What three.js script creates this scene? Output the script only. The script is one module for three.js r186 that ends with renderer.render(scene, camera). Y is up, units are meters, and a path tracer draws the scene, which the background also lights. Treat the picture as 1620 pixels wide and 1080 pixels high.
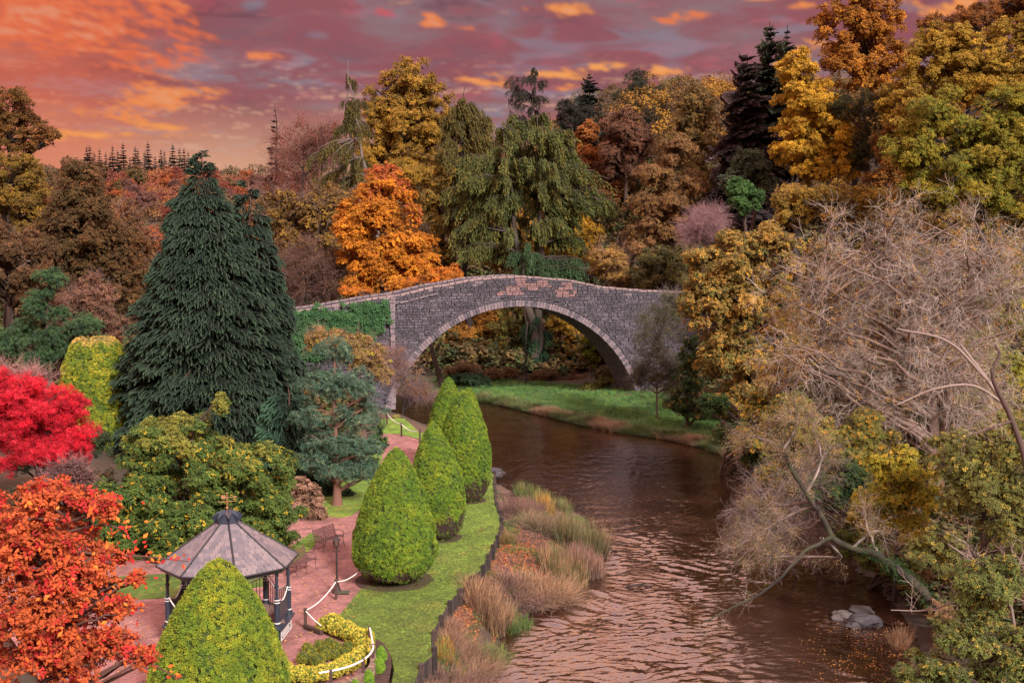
import * as THREE from 'three';
import { mergeGeometries } from 'three/addons/utils/BufferGeometryUtils.js';
import { RoundedBoxGeometry } from 'three/addons/geometries/RoundedBoxGeometry.js';
import { createNoise2D, createNoise3D } from 'simplex-noise';

/* ------------------------------------------------------------------ camera, sky, sun, exposure */
const K = 1900, EYE = 15.3, PITCH = Math.atan(160 / K), CP = Math.cos(PITCH), SP = Math.sin(PITCH);
const EXPOSURE = 1.5;
const scene = new THREE.Scene();
const camera = new THREE.PerspectiveCamera(2 * Math.atan(540 / K) * 180 / Math.PI, 1.5, 0.5, 3000);
camera.position.set(0, EYE, 0);
camera.rotation.set(-PITCH, 0, 0);
const renderer = new THREE.WebGLRenderer();
renderer.toneMapping = THREE.LinearToneMapping;
renderer.toneMappingExposure = EXPOSURE;
renderer.shadowMap.enabled = true;

const V = (x, y, z) => new THREE.Vector3(x, y, z);
function mulberry(seed) { let s = seed | 0; return () => { s = (s + 0x6d2b79f5) | 0; let t = Math.imul(s ^ (s >>> 15), 1 | s); t = (t + Math.imul(t ^ (t >>> 7), 61 | t)) ^ t; return ((t ^ (t >>> 14)) >>> 0) / 4294967296; }; }
let rnd = mulberry(7);
const n2 = createNoise2D(mulberry(11)), n3 = createNoise3D(mulberry(12));
const fbm2 = (x, y, o = 4) => { let s = 0, a = 0.5, t = 0; for (let i = 0; i < o; i++) { s += a * n2(x, y); t += a; a *= 0.5; x = x * 2.03 + 17.1; y = y * 2.03 - 9.7; } return s / t; };
const ss = (a, b, x) => { const t = Math.min(1, Math.max(0, (x - a) / (b - a))); return t * t * (3 - 2 * t); };
const lerp = (a, b, t) => a + (b - a) * t, clamp = (x, a, b) => Math.min(b, Math.max(a, x));
const rr = (a, b) => a + (b - a) * rnd();
const toLin = (c) => { c /= 255; return c <= 0.04045 ? c / 12.92 : Math.pow((c + 0.055) / 1.055, 2.4); };
const C = (r, g, b) => [toLin(r), toLin(g), toLin(b)];               // sRGB bytes -> linear triple
const mix3 = (a, b, t) => [lerp(a[0], b[0], t), lerp(a[1], b[1], t), lerp(a[2], b[2], t)];
const mul3 = (a, k) => [a[0] * k, a[1] * k, a[2] * k];

// pixel of the photograph (1620 x 1080) + distance ahead -> point in the world
function dirOf(px, py) { const cx = (px - 810) / K, cy = (540 - py) / K; return [cx, cy * CP - SP, -cy * SP - CP]; }
function at(px, py, d) { const q = dirOf(px, py), t = d / -q[2]; return V(q[0] * t, EYE + q[1] * t, -d); }
function onY(px, py, h) { const q = dirOf(px, py), t = (h - EYE) / q[1]; return V(q[0] * t, h, q[2] * t); }
const mpp = (d) => d / K;                                           // metres per photograph pixel

// the sky: broken sunset cloud; out of view above, brightened pink for river sheen, then mauve
function buildSky() {
  const SW = 4096, SH = 2048, data = new Float32Array(SW * SH * 4);
  const blobs = [];   // [azimuth, elevation, half width, half height, strength, hue 0 orange .. 1 gold .. 2 pink]
  const px2 = (x, y) => [Math.atan((x - 810) / K) * 57.3, Math.atan((380 - y) / K) * 57.3];
  const add = (x, y, w, h, s, hue) => { const [a, e] = px2(x, y); blobs.push([a, e, w / 33, h / 33, s, hue]); };
  add(90, 60, 210, 55, 1.0, 0); add(210, 95, 120, 40, 0.8, 0); add(20, 40, 160, 60, 0.9, 0); add(60, 103, 60, 9, .8, 0); add(270, 165, 80, 28, 0.85, 0.5); add(190, 190, 90, 22, 0.7, 0.5); add(330, 178, 60, 8, .6, .6); add(405, 100, 45, 6, .8, .4); add(235, 215, 110, 12, 0.55, 1); add(100, 225, 120, 12, .5, 1);
  add(690, 38, 24, 13, .9, .3); add(745, 47, 22, 9, .8, .2); add(620, 28, 24, 9, .55, 2); add(550, 20, 30, 9, .4, 2); add(895, 25, 45, 12, .8, .7); add(830, 25, 40, 8, .5, .6); add(1062, 38, 50, 9, .85, .2);
  add(890, 122, 50, 11, .95, 1); add(950, 112, 50, 8, .8, 1); add(1030, 118, 60, 9, .8, 1); add(890, 140, 30, 7, .8, .8); add(760, 130, 55, 16, .8, .8); add(1070, 150, 60, 11, .95, 1.2); add(1210, 8, 40, 9, .8, .8); add(1260, 26, 22, 6, .8, .6); add(1300, 85, 60, 12, .9, .9); add(1430, 15, 80, 25, .7, .8); add(1500, 40, 80, 15, .7, .9); add(640, 14, 40, 5, .4, .5); add(480, 5, 70, 5, .7, .4);
  const q = mulberry(5);
  for (let i = 0; i < 260; i++) { const a = q() * 360 - 180, e = Math.pow(q(), 1.6) * 55 + 1.5; if (Math.abs(a) < 27 && e < 13) continue; const big = 1 + e / 14; blobs.push([a, e, (1 + q() * 6) * big, (0.2 + q() * 0.9) * big, 0.35 + q() * 0.55, q() * 1.4]); }
  const bins = Array.from({ length: 72 }, () => []);
  for (const b of blobs) for (let k = 0; k < 72; k++) { const c = k * 5 - 177.5; let d = Math.abs(b[0] - c); d = Math.min(d, 360 - d); if (d < 3 + b[2] * 1.8) bins[k].push(b); }
  const mauve = C(148, 89, 96), grey = C(142, 114, 120), dusk = C(108, 68, 82), hor = C(210, 152, 126), orange = C(228, 112, 72), gold = C(246, 160, 84), pink = C(196, 92, 104), blue = C(136, 142, 160), peach = C(222, 170, 140), high = C(222, 178, 170), zen = C(178, 172, 182);
  for (let y = 0; y < SH; y++) {
    const e = ((y + 0.5) / SH - 0.5) * 180;
    if (e < -0.5) continue;
    for (let x = 0; x < SW; x++) {
      let a = ((x + 0.5) / SW - 0.5) * 360 + 90;              // 0 = straight ahead (-z), positive to the right
      if (a > 180) a -= 360;
      const th = a / 57.3, cx = Math.cos(th) * 9, cz = Math.sin(th) * 9;   // seamless round the horizon
      const big = e / 16 + 1, ey = 9 * Math.log(1 + e / 9);
      const wx = 0.14 * n3(cx * 0.7, cz * 0.7 + 3, ey * 0.5), l1 = n3(cx * 0.5, cz * 0.5, ey * 0.5 + wx), l2 = n3(cx * 1.2 + 7, cz * 1.2, ey * 1.5 + wx * 2), l3 = n3(cx * 2.6, cz * 2.6 + 5, ey * 4.2 + wx * 5), l4 = n3(cx * 6.5 + 2, cz * 6.5, ey * 10 + wx * 9), l5 = n3(cx * 15, cz * 15 + 8, ey * 24);
      const f = 0.42 * l1 + 0.26 * l2 + 0.17 * l3 + 0.1 * l4 + 0.05 * l5;
      let c = mix3(mauve, grey, ss(-0.25, 0.45, f));
      c = mix3(c, dusk, ss(0.02, 0.6, 0.6 * n3(cx * 0.7 + 31, cz * 0.7, ey * 0.8 + wx) + 0.3 * l3 + 0.2 * l4) * 0.75 * (1 - ss(18, 40, e)));
      c = mix3(c, pink, ss(0.18, 0.55, 0.5 * n3(cx * 1.4 + 3, cz * 1.4 + 60, ey * 1.7 + wx) + 0.35 * l4 + 0.25 * l3) * 0.34 * (1 - ss(14, 30, e)));
      c = mix3(c, blue, ss(0.25, 0.95, n3(cx * 0.9 - 13 + 0.5 * l2, cz * 0.9 + 3, ey * 0.8 + 0.6 * l2) + 0.25 * l3) * 0.42 * ss(1, 5, e));
      c = mix3(c, hor, (1 - ss(1.5, 7.5, e)) * 0.7); c = mix3(c, blue, ss(0.1, 0.5, 0.6 * n3(cx * 0.9 + 9, cz * 0.9 + 21, ey * 2.2) + 0.35 * l4) * 0.5 * ss(2.5, 4, e) * (1 - ss(6.5, 9, e))); c = mix3(c, C(238, 184, 144), 0.55 * Math.exp(-(((a + 15) / 10) ** 2)) * (1 - ss(2.5, 6.8, e))); c = mix3(c, peach, ss(0.2, 0.6, 0.5 * n3(cx * 1.1 + 44, cz * 1.1, ey * 3.1) + 0.4 * l4 + .2 * l5) * 0.6 * ss(1.5, 4, e) * (1 - ss(6.5, 9, e)));
      c = mix3(c, orange, 0.55 * ss(-12, -22, a) * (1 - ss(-40, -55, -Math.abs(a)) * 0) * ss(-75, -40, a) * (1 - ss(14, 24, e)));
      c = mix3(c, high, ss(14.5, 20, e) * 0.9); c = mix3(c, zen, ss(30, 75, e));
      let k = Math.floor((a + 180) / 5); k = clamp(k, 0, 71);
      let wp = 0, ws = null, hue = 0, tot = 0;
      for (const b of bins[k]) {
        let da = a - b[0]; if (da > 180) da -= 360; if (da < -180) da += 360;
        const dx = da / b[2], dy = (e - b[1] - da * 0.02) / b[3], r2 = dx * dx + dy * dy;
        if (r2 < 3.2) { const g = b[4] * Math.exp(-r2 * 1.1); wp = Math.max(wp, g); hue += g * b[5]; tot += g; }
      }
      if (wp > 0.02) {
        hue /= tot;
        const tl = ey + th * 4, sb = Math.sqrt(big), st = n3(cx * 1.9, cz * 1.9, tl * 3.4 / sb + wx * 3) * 0.42 + n3(cx * 4.2, cz * 4.2, tl * 9 / sb) * 0.34 + n3(cx * 10, cz * 10, tl * 20 / big) * 0.24;
        const w = ss(0.16, 0.78, wp * 0.8 + st * 1.0 * Math.min(1, wp * 2.2));
        const col = hue < 1 ? mix3(orange, gold, hue) : mix3(gold, pink, clamp(hue - 1, 0, 1));
        c = mix3(c, mix3(col, peach, ss(0.8, 1.4, wp + st) * 0.45), w * 0.95);
      }
      const lift = (1 + 2.0 * ss(15.2, 20.5, e)) / EXPOSURE, i = (y * SW + x) * 4;
      data[i] = c[0] * lift; data[i + 1] = c[1] * lift; data[i + 2] = c[2] * lift; data[i + 3] = 1;
    }
  }
  const t = new THREE.DataTexture(data, SW, SH, THREE.RGBAFormat, THREE.FloatType);
  t.mapping = THREE.EquirectangularReflectionMapping; t.magFilter = THREE.LinearFilter; t.needsUpdate = true;
  return t;
}
scene.background = buildSky();
scene.environment = scene.background;
const sun = new THREE.DirectionalLight(new THREE.Color().setRGB(1.0, 0.97, 0.92), 4.3);
sun.position.set(70, 95, 60); sun.target.position.set(0, 0, -60);
sun.castShadow = true; sun.shadow.radius = 20; sun.shadow.mapSize.set(4096, 4096);
Object.assign(sun.shadow.camera, { left: -140, right: 140, top: 140, bottom: -140, near: 1, far: 500 });
scene.add(sun, sun.target);

/* ------------------------------------------------------------------ helpers */
const names = new Map();
function numbered(name) { const k = names.get(name) ?? 0; names.set(name, k + 1); return k ? name + '_' + String(k).padStart(3, '0') : name; }
function tag(o, label, category, group, kind) { if (label) o.userData.label = label; if (category) o.userData.category = category; if (group) o.userData.group = group; if (kind) o.userData.kind = kind; return o; }
function thing(name, label, category, pos = V(0, 0, 0), turn = 0, group) { const o = new THREE.Group(); o.name = numbered(name); o.position.copy(pos); o.rotation.y = turn; scene.add(o); return tag(o, label, category, group); }
function part(name, geo, mat, parent, kind) { const m = new THREE.Mesh(geo, mat); m.name = name; m.castShadow = m.receiveShadow = true; parent.add(m); if (kind) m.userData.kind = kind; return m; }
function struct(name, geo, mat) { const m = part(numbered(name), geo, mat, scene); m.userData.kind = 'structure'; return m; }
const merged = (list) => { const g = mergeGeometries(list.map((x) => { x = x.index ? x.toNonIndexed() : x; for (const k of Object.keys(x.attributes)) if (!['position', 'normal', 'uv', 'color'].includes(k)) x.deleteAttribute(k); return x; })); return g; };
const tf = (g, x = 0, y = 0, z = 0, ry = 0, rx = 0, rz = 0) => { const m = new THREE.Matrix4().makeRotationFromEuler(new THREE.Euler(rx, ry, rz, 'YXZ')); m.setPosition(x, y, z); return g.applyMatrix4(m); };
const box = (w, h, d, x = 0, y = 0, z = 0, ry = 0) => tf(new THREE.BoxGeometry(w, h, d), x, y, z, ry);
const rbox = (w, h, d, r = 0.02, x = 0, y = 0, z = 0, ry = 0, seg = 1) => tf(new RoundedBoxGeometry(w, h, d, seg, Math.min(r, w / 2.1, h / 2.1, d / 2.1)), x, y, z, ry);
const cyl = (r1, r2, h, x = 0, y = 0, z = 0, n = 10) => tf(new THREE.CylinderGeometry(r1, r2, h, n), x, y, z);

// growing bare geometry by hand
class Grow {
  constructor(colored) { this.p = []; this.i = []; this.c = colored ? [] : null; this.n = 0; }
  v(x, y, z, c) { this.p.push(x, y, z); if (this.c) { if (typeof c === 'function') c = c(x, y, z); this.c.push(c[0], c[1], c[2]); } return this.n++; }
  tri(a, b, c) { this.i.push(a, b, c); }
  quad(a, b, c, d) { this.i.push(a, b, c, a, c, d); }
  leaf(p, dir, side, len, wid, c, fold = 0.15) {     // a pointed leaf, folded a little along its rib
    const nx = dir.y * side.z - dir.z * side.y, ny = dir.z * side.x - dir.x * side.z, nz = dir.x * side.y - dir.y * side.x, m = 0.45 * len, f = fold * wid;
    const a = this.v(p.x, p.y, p.z, c), t = this.v(p.x + dir.x * len, p.y + dir.y * len, p.z + dir.z * len, c);
    const l = this.v(p.x + dir.x * m + side.x * wid / 2 + nx * f, p.y + dir.y * m + side.y * wid / 2 + ny * f, p.z + dir.z * m + side.z * wid / 2 + nz * f, c);
    const r = this.v(p.x + dir.x * m - side.x * wid / 2 + nx * f, p.y + dir.y * m - side.y * wid / 2 + ny * f, p.z + dir.z * m - side.z * wid / 2 + nz * f, c);
    this.tri(a, r, t); this.tri(a, t, l);
  }
  tube(pts, rad, sides = 5, c) {                      // a tapering limb through pts; rad(t)
    const up = V(0.31, 0.2, 0.93), T = V(), A = V(), B2 = V(); let prev = null;
    for (let k = 0; k < pts.length; k++) {
      T.subVectors(pts[Math.min(k + 1, pts.length - 1)], pts[Math.max(k - 1, 0)]).normalize();
      A.crossVectors(T, up); if (A.lengthSq() < 1e-4) A.set(1, 0, 0); A.normalize(); B2.crossVectors(T, A);
      const r = rad(k / (pts.length - 1)), ring = [];
      for (let s = 0; s < sides; s++) { const q = s / sides * Math.PI * 2, u = Math.cos(q) * r, w = Math.sin(q) * r; ring.push(this.v(pts[k].x + A.x * u + B2.x * w, pts[k].y + A.y * u + B2.y * w, pts[k].z + A.z * u + B2.z * w, c)); }
      if (prev) for (let s = 0; s < sides; s++) this.quad(prev[s], prev[(s + 1) % sides], ring[(s + 1) % sides], ring[s]);
      prev = ring;
    }
    const q = pts[pts.length - 1], e = this.v(q.x, q.y, q.z, c);
    for (let s = 0; s < sides; s++) this.tri(prev[s], prev[(s + 1) % sides], e);
  }
  build(smooth) { const g = new THREE.BufferGeometry(); g.setAttribute('position', new THREE.Float32BufferAttribute(this.p, 3)); if (this.c) g.setAttribute('color', new THREE.Float32BufferAttribute(this.c, 3)); g.setIndex(this.i); if (smooth) g.computeVertexNormals(); return g; }
}
const unit = () => { const z = rnd() * 2 - 1, a = rnd() * Math.PI * 2, r = Math.sqrt(1 - z * z); return V(r * Math.cos(a), z, r * Math.sin(a)); };
const bez = (a, b, c, n) => { const o = []; for (let i = 0; i <= n; i++) { const t = i / n, s = 1 - t; o.push(V(a.x * s * s + 2 * b.x * s * t + c.x * t * t, a.y * s * s + 2 * b.y * s * t + c.y * t * t, a.z * s * s + 2 * b.z * s * t + c.z * t * t)); } return o; };
const curve = (pts, n) => new THREE.CatmullRomCurve3(pts, false, 'centripetal').getPoints(n);

// textures
function tex(size, f, srgb = true, h = size) {
  const d = new Uint8Array(size * h * 4);
  for (let y = 0; y < h; y++) for (let x = 0; x < size; x++) { const c = f(x, y, x / size, y / h), i = (y * size + x) * 4; for (let k = 0; k < 3; k++) d[i + k] = clamp(Array.isArray(c) ? c[k] : c, 0, 255); d[i + 3] = 255; }
  const t = new THREE.DataTexture(d, size, h); t.wrapS = t.wrapT = THREE.RepeatWrapping; t.magFilter = THREE.LinearFilter; if (srgb) t.colorSpace = THREE.SRGBColorSpace; t.needsUpdate = true; return t;
}
const tile = (u, v, fu, fv, s = 0) => n3(Math.cos(u * 6.2832) * fu / 6.2832, Math.sin(u * 6.2832) * fu / 6.2832 + s * 7.3, v * 0) ;
// noise that tiles in u and v
const wrapN = (u, v, f, s = 0) => { const a = n2(u * f + s, v * f), b = n2((u - 1) * f + s, v * f), c = n2(u * f + s, (v - 1) * f), d = n2((u - 1) * f + s, (v - 1) * f); return lerp(lerp(a, b, u), lerp(c, d, u), v) * 1.35; };
const wrapA = (u, v, fu, fv, s = 0) => { const a = n2(u * fu + s, v * fv), b = n2((u - 1) * fu + s, v * fv), c = n2(u * fu + s, (v - 1) * fv), d = n2((u - 1) * fu + s, (v - 1) * fv); return lerp(lerp(a, b, u), lerp(c, d, u), v) * 1.35; };
const mat = (rgb, rough = 0.8, extra = {}) => { const m = new THREE.MeshPhysicalMaterial({ roughness: rough, metalness: 0, ...extra }); m.color.setRGB(...rgb); return m; };
/* ------------------------------------------------------------------ the lie of the land */
const flat = (list, h = 0) => { const o = []; for (let i = 0; i < list.length; i += 2) { const p = onY(list[i], list[i + 1], h); o.push([p.x, p.z]); } return o; };
const GARDEN = 1.8;
const leftEdge = [[-3.0, -20], ...flat([735, 1130, 757, 1075, 778, 1036, 795, 1000, 832, 972, 884, 940, 934, 905, 941, 862, 932, 826, 905, 806, 850, 797, 800, 792, 788, 780, 780, 752, 770, 728, 735, 702, 690, 676, 640, 660, 612, 652]), [-19, -112], [-30, -119], [-60, -126]];
const rightEdge = [[-60, -134], [-30, -131], ...flat([640, 628, 690, 631, 775, 638, 870, 661, 950, 681, 1060, 697, 1130, 714, 1185, 745, 1225, 785, 1280, 830, 1340, 880, 1390, 925, 1420, 955, 1440, 985, 1462, 1030, 1490, 1085, 1530, 1150]), [17, -20]];
const river = [...leftEdge, ...rightEdge];
const lawnFront = flat([640, 1125, 655, 1085, 663, 1053, 683, 1037, 681, 1007, 695, 977, 710, 953, 723, 937, 743, 917, 763, 897, 771, 877, 783, 853, 791, 833, 789, 815, 783, 800, 779, 763, 781, 750, 772, 740, 740, 702, 690, 678], GARDEN);   // along the timber wall
function segDist(px, pz, pts, closed) { let m = 1e9; const n = pts.length; for (let i = 0; i < (closed ? n : n - 1); i++) { const a = pts[i], b = pts[(i + 1) % n], vx = b[0] - a[0], vz = b[1] - a[1], t = clamp(((px - a[0]) * vx + (pz - a[1]) * vz) / (vx * vx + vz * vz), 0, 1), dx = px - a[0] - vx * t, dz = pz - a[1] - vz * t; m = Math.min(m, dx * dx + dz * dz); } return Math.sqrt(m); }
function inside(px, pz, pts) { let r = false; for (let i = 0, j = pts.length - 1; i < pts.length; j = i++) { const a = pts[i], b = pts[j]; if ((a[1] > pz) !== (b[1] > pz) && px < ((b[0] - a[0]) * (pz - a[1])) / (b[1] - a[1]) + a[0]) r = !r; } return r; }
const sdRiver = (x, z) => segDist(x, z, river, true) * (inside(x, z, river) ? -1 : 1);
const leftSide = (x, z) => segDist(x, z, leftEdge) < segDist(x, z, rightEdge);
const gardenPoly = [...lawnFront, ...flat([655, 668, 612, 662, 560, 655], GARDEN), [-40, -106], [-70, -100], [-70, -15], [-3.6, -15]];
function far(x, z) {
  const d = -z;
  let h = 14 * ss(129, 178, d) * ss(-62, -20, x) + 6 * ss(150, 230, d) * ss(-40, 30, x);
  h += 7 * ss(95, 150, d) * (1 - ss(-75, -30, x));
  h += 24 * ss(190, 430, d) + 14 * ss(430, 800, d) + 2.5 * fbm2(x * 0.012, z * 0.012, 3) * ss(150, 260, d);
  return h;
}
function H(x, z) {
  const s = sdRiver(x, z);
  if (s < 0) return -1.3 * ss(0, 2.2, -s) - 0.02;
  const bump = 0.12 * fbm2(x * 0.35, z * 0.35, 3);
  if (leftSide(x, z)) {
    let bank = 1.25 * ss(0, 3.4, s) + bump * ss(0, 1, s) * 1.2;
    bank = Math.max(bank, 1.2 * (1 - ss(0.3, 2.4, segDist(x, z, lawnFront))) * ss(0.1, 1.1, s));
    if (inside(x, z, gardenPoly)) {
      const g = segDist(x, z, gardenPoly, true);
      bank = lerp(bank, GARDEN - 0.22, ss(0.25, 1.0, g));
      bank += 3.2 * ss(-14, -34, x) * ss(-52, -95, z);
    } else bank = lerp(bank, 1.9, ss(4, 12, s));
    return bank + far(x, z);
  }
  let h = 0.3 * ss(0, 2.5, s) + 0.15 * ss(2, 8, s) + bump * ss(0, 1, s);
  h += 10.5 * ss(6, 44, s) * ss(4, 20, x) * (1 - 0.55 * ss(-30, -60, z) * (1 - ss(-60, -90, z)));
  return h + far(x, z);
}
const B = (px, d) => { let h = 2, x = 0; for (let i = 0; i < 6; i++) { x = ((px - 810) / K) * (d * CP + (EYE - h) * SP); h = H(x, -d); } return V(x, h, -d); };

{ // one sheet of ground to the horizon
  const xs = [], zs = [];
  for (let x = 0, st = 0.7; x < 1500; x += st) { xs.push(x); if (x > 42) st *= 1.13; }
  const X = [...xs.slice(1).reverse().map((v) => -v), ...xs];
  for (let d = -120, st = 25; d < 2300; d += st) { zs.push(-d); st = d < 10 ? 12 : d < 26 ? 2.5 : d < 150 ? 0.8 : st * 1.1; }
  const g = new Grow(true), nx = X.length;
  const earth = C(54, 44, 34), litter = C(76, 56, 38), grass = C(66, 92, 38), gravel = C(96, 74, 62), wet = C(52, 40, 34);
  for (const z of zs) for (const x of X) {
    const h = H(x, z), s = sdRiver(x, z), n = fbm2(x * 0.16, z * 0.16, 4), m = fbm2(x * 0.9 + 3, z * 0.9, 3);
    let c = mix3(earth, litter, ss(-0.4, 0.5, n + 0.4 * m));
    if (!leftSide(x, z) && -z > 74 && s > 0) c = mix3(c, grass, ss(1.2, 2.2, s + m * 0.7) * (1 - ss(9, 14, s + n * 3)));
    if (leftSide(x, z) && s < 9 && s > 0) c = mix3(c, gravel, 0.5 + 0.5 * n);
    c = mix3(wet, c, ss(-0.2, 0.7, s + 0.4 * m));
    g.v(x, h, z, c);
  }
  for (let j = 0; j < zs.length - 1; j++) for (let i = 0; i < nx - 1; i++) g.quad(j * nx + i, j * nx + i + 1, (j + 1) * nx + i + 1, (j + 1) * nx + i);
  const geo = g.build(true);
  struct('ground', geo, mat([1, 1, 1], 0.95, { vertexColors: true }));
}

/* ------------------------------------------------------------------ the river */
{
  const g = new Grow(true), X = [], Z = [];
  for (let x = -62; x < 32; x += x < -14 ? 1.2 : 0.15) X.push(x);
  for (let d = 20; d < 137; d += d < 34 ? 0.5 : d < 62 ? 0.115 : d < 90 ? 0.22 : 0.3) Z.push(-d);
  const nx = X.length, brown = C(38, 19, 13), bed = C(50, 29, 21);
  for (const z of Z) for (const x of X) {
    const d = -z, rapid = ss(66, 56, d + 2.5 * n2(x * 0.3, z * 0.12)), warp = fbm2(x * 0.11, z * 0.11, 2) * 2.2;
    const u = (x * 0.95 + z * 0.18 + warp) * 1.25, w = (z * 1.0 - x * 0.1 + warp * 0.8) * 1.3;    // ripples run across the stream
    const a = n2(u * 0.55, w * 1.45), b = n2(u * 1.5 + 9, w * 3.1), c2 = n2(u * 3.4, w * 6.4 + 4);
    const calm = n2(x * 0.9 + warp, z * 0.62), grp = ss(-0.5, 0.6, n2(x * 0.09 + 5, z * 0.05));
    const run = 0.65 + 0.6 * n2(x * 0.45 + 3, z * 0.09), a2 = n2(u * 0.8 + 3, w * 1.9);
    let h = (0.026 * a + 0.032 * a2 + 0.028 * b + 0.01 * c2) * rapid * run + (1 - rapid) * (0.5 + grp) * (0.013 * calm + 0.006 * n2(x * 2.1, z * 1.3 + 9));
    h += 0.03 * n2(x * 0.25 + 2, z * 0.22) * rapid;
    
    g.v(x, h - 0.03 * rapid, z, mix3(brown, bed, 0.5 + 0.5 * n2(x * 0.4, z * 0.4)));
  }
  for (let j = 0; j < Z.length - 1; j++) for (let i = 0; i < nx - 1; i++) g.quad(j * nx + i, j * nx + i + 1, (j + 1) * nx + i + 1, (j + 1) * nx + i);
  const geo = g.build(true), pos = geo.attributes.position, uv = new Float32Array(pos.count * 2);
  for (let i = 0; i < pos.count; i++) { uv[2 * i] = pos.getX(i) / 5; uv[2 * i + 1] = pos.getZ(i) / 5; }
  geo.setAttribute('uv', new THREE.BufferAttribute(uv, 2));
  const ripple = tex(512, (x, y, u, v) => 128 + 70 * wrapA(u, v, 9, 18) + 38 * wrapA(u, v, 24, 44, 9), false);
  struct('river', geo, mat([1, 1, 1], 0.06, { vertexColors: true, ior: 2.2, bumpMap: ripple, bumpScale: 0.012 }));
}

/* ------------------------------------------------------------------ gravel, lawns, beds */
const shapeOf = (pts) => new THREE.Shape(pts.map((p) => new THREE.Vector2(p[0], -p[1])));
function sheet(pts, y, thick = 0, smooth = 0) {
  let q = pts; if (smooth) q = new THREE.CatmullRomCurve3(pts.map((p) => V(p[0], 0, p[1])), true, 'centripetal').getPoints(smooth).slice(0, -1).map((p) => [p.x, p.z]);
  const s = shapeOf(q), g = thick ? new THREE.ExtrudeGeometry(s, { depth: thick, bevelEnabled: false }) : new THREE.ShapeGeometry(s);
  g.rotateX(-Math.PI / 2); g.translate(0, y - thick, 0);
  const pos = g.attributes.position, uv = new Float32Array(pos.count * 2);
  for (let i = 0; i < pos.count; i++) { uv[2 * i] = pos.getX(i); uv[2 * i + 1] = pos.getZ(i); }
  g.setAttribute('uv', new THREE.BufferAttribute(uv, 2));
  return g;
}
const rep = (t, m, ox = 0) => { const c = t.clone(); c.repeat.set(1 / m, 1 / m); c.offset.set(ox, 0); c.needsUpdate = true; return c; };
const q0 = mulberry(90);
const gravelTex = (() => { const cells = Array.from({ length: 512 * 512 }, () => 0); return tex(512, (x, y, u, v) => { const k = 1 + 0.16 * wrapN(u, v, 5) + 0.1 * wrapN(u, v, 17, 4), r = q0(), s = 0.6 + 0.75 * r; return r > 0.965 ? [200 * k, 176 * k, 168 * k] : [142 * k * s, 94 * k * s, 90 * k * s]; }); })();
const gravelBump = tex(512, (x, y, u, v) => 128 + 100 * (q0() - 0.5) + 50 * wrapN(u, v, 60), false);
const gravelMat = mat([1, 1, 1], 0.95, { map: rep(gravelTex, 5), bumpMap: rep(gravelBump, 3), bumpScale: 0.02 });
const turfTex = tex(1024, (x, y, u, v) => {
  const k = 1 + 0.1 * wrapN(u, v, 7) + 0.1 * wrapN(u, v, 31, 3) + 0.26 * (q0() - 0.5), dry = ss(0.32, 0.85, wrapN(u, v, 6, 12) + 0.45 * wrapN(u, v, 26, 8)), st = ss(-0.35, 0.35, Math.sin(u * 6.2832 * 14)) * 0.07 - 0.035;
  const c = mix3([112, 138, 44], [156, 146, 62], dry * 0.6); return [c[0] * (k + st), c[1] * (k + st), c[2] * (k + st)];
});
const turfBump = tex(512, (x, y, u, v) => 128 + 110 * (q0() - 0.5) + 60 * wrapN(u, v, 70), false);
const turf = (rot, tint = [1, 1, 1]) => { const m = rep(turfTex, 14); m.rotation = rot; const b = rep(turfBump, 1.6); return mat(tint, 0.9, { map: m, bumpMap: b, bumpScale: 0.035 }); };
const soilTex = tex(256, (x, y, u, v) => { const k = 0.75 + 0.5 * q0() + 0.2 * wrapN(u, v, 9); return [78 * k, 54 * k, 46 * k]; });
const soilMat = mat([1, 1, 1], 1, { map: rep(soilTex, 2), bumpMap: rep(gravelBump, 1.5), bumpScale: 0.05 });

const insetWall = lawnFront.map((p) => p);
const gravelPoly = [...flat([100, 1125, 600, 1125, 610, 1040, 640, 920, 680, 760, 676, 700, 664, 684, 606, 684, 598, 700, 560, 780, 440, 790, 330, 800, 160, 860, -60, 900], GARDEN)];
struct('gravel_path', sheet(gravelPoly, GARDEN - 0.03), gravelMat);
const lawnIn = flat([678, 690, 672, 730, 650, 800, 590, 925, 571, 931, 556, 950, 541, 968, 533, 978, 548, 993, 585, 1003, 606, 1018, 619, 1037, 624, 1060, 618, 1090, 600, 1125], GARDEN);
struct('lawn', sheet([...insetWall, ...lawnIn], GARDEN, 0.12), turf(0.62));
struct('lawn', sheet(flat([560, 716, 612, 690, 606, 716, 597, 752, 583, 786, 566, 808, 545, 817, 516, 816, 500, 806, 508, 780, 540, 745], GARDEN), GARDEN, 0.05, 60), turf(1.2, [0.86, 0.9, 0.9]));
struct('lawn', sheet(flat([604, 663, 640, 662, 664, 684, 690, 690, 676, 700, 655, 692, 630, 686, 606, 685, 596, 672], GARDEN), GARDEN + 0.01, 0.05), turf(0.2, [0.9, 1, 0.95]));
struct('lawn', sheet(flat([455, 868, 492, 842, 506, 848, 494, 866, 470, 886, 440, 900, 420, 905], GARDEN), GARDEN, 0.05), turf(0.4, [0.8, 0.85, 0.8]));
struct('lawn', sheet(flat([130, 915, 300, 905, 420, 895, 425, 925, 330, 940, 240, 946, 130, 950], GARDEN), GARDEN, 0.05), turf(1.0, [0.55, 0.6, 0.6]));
struct('soil_bed', sheet(flat([583, 1009, 600, 1013, 613, 1027, 619, 1046, 616, 1072, 604, 1110, 560, 1110, 575, 1060, 582, 1035], GARDEN), GARDEN + 0.006, 0, 60), soilMat);
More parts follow.
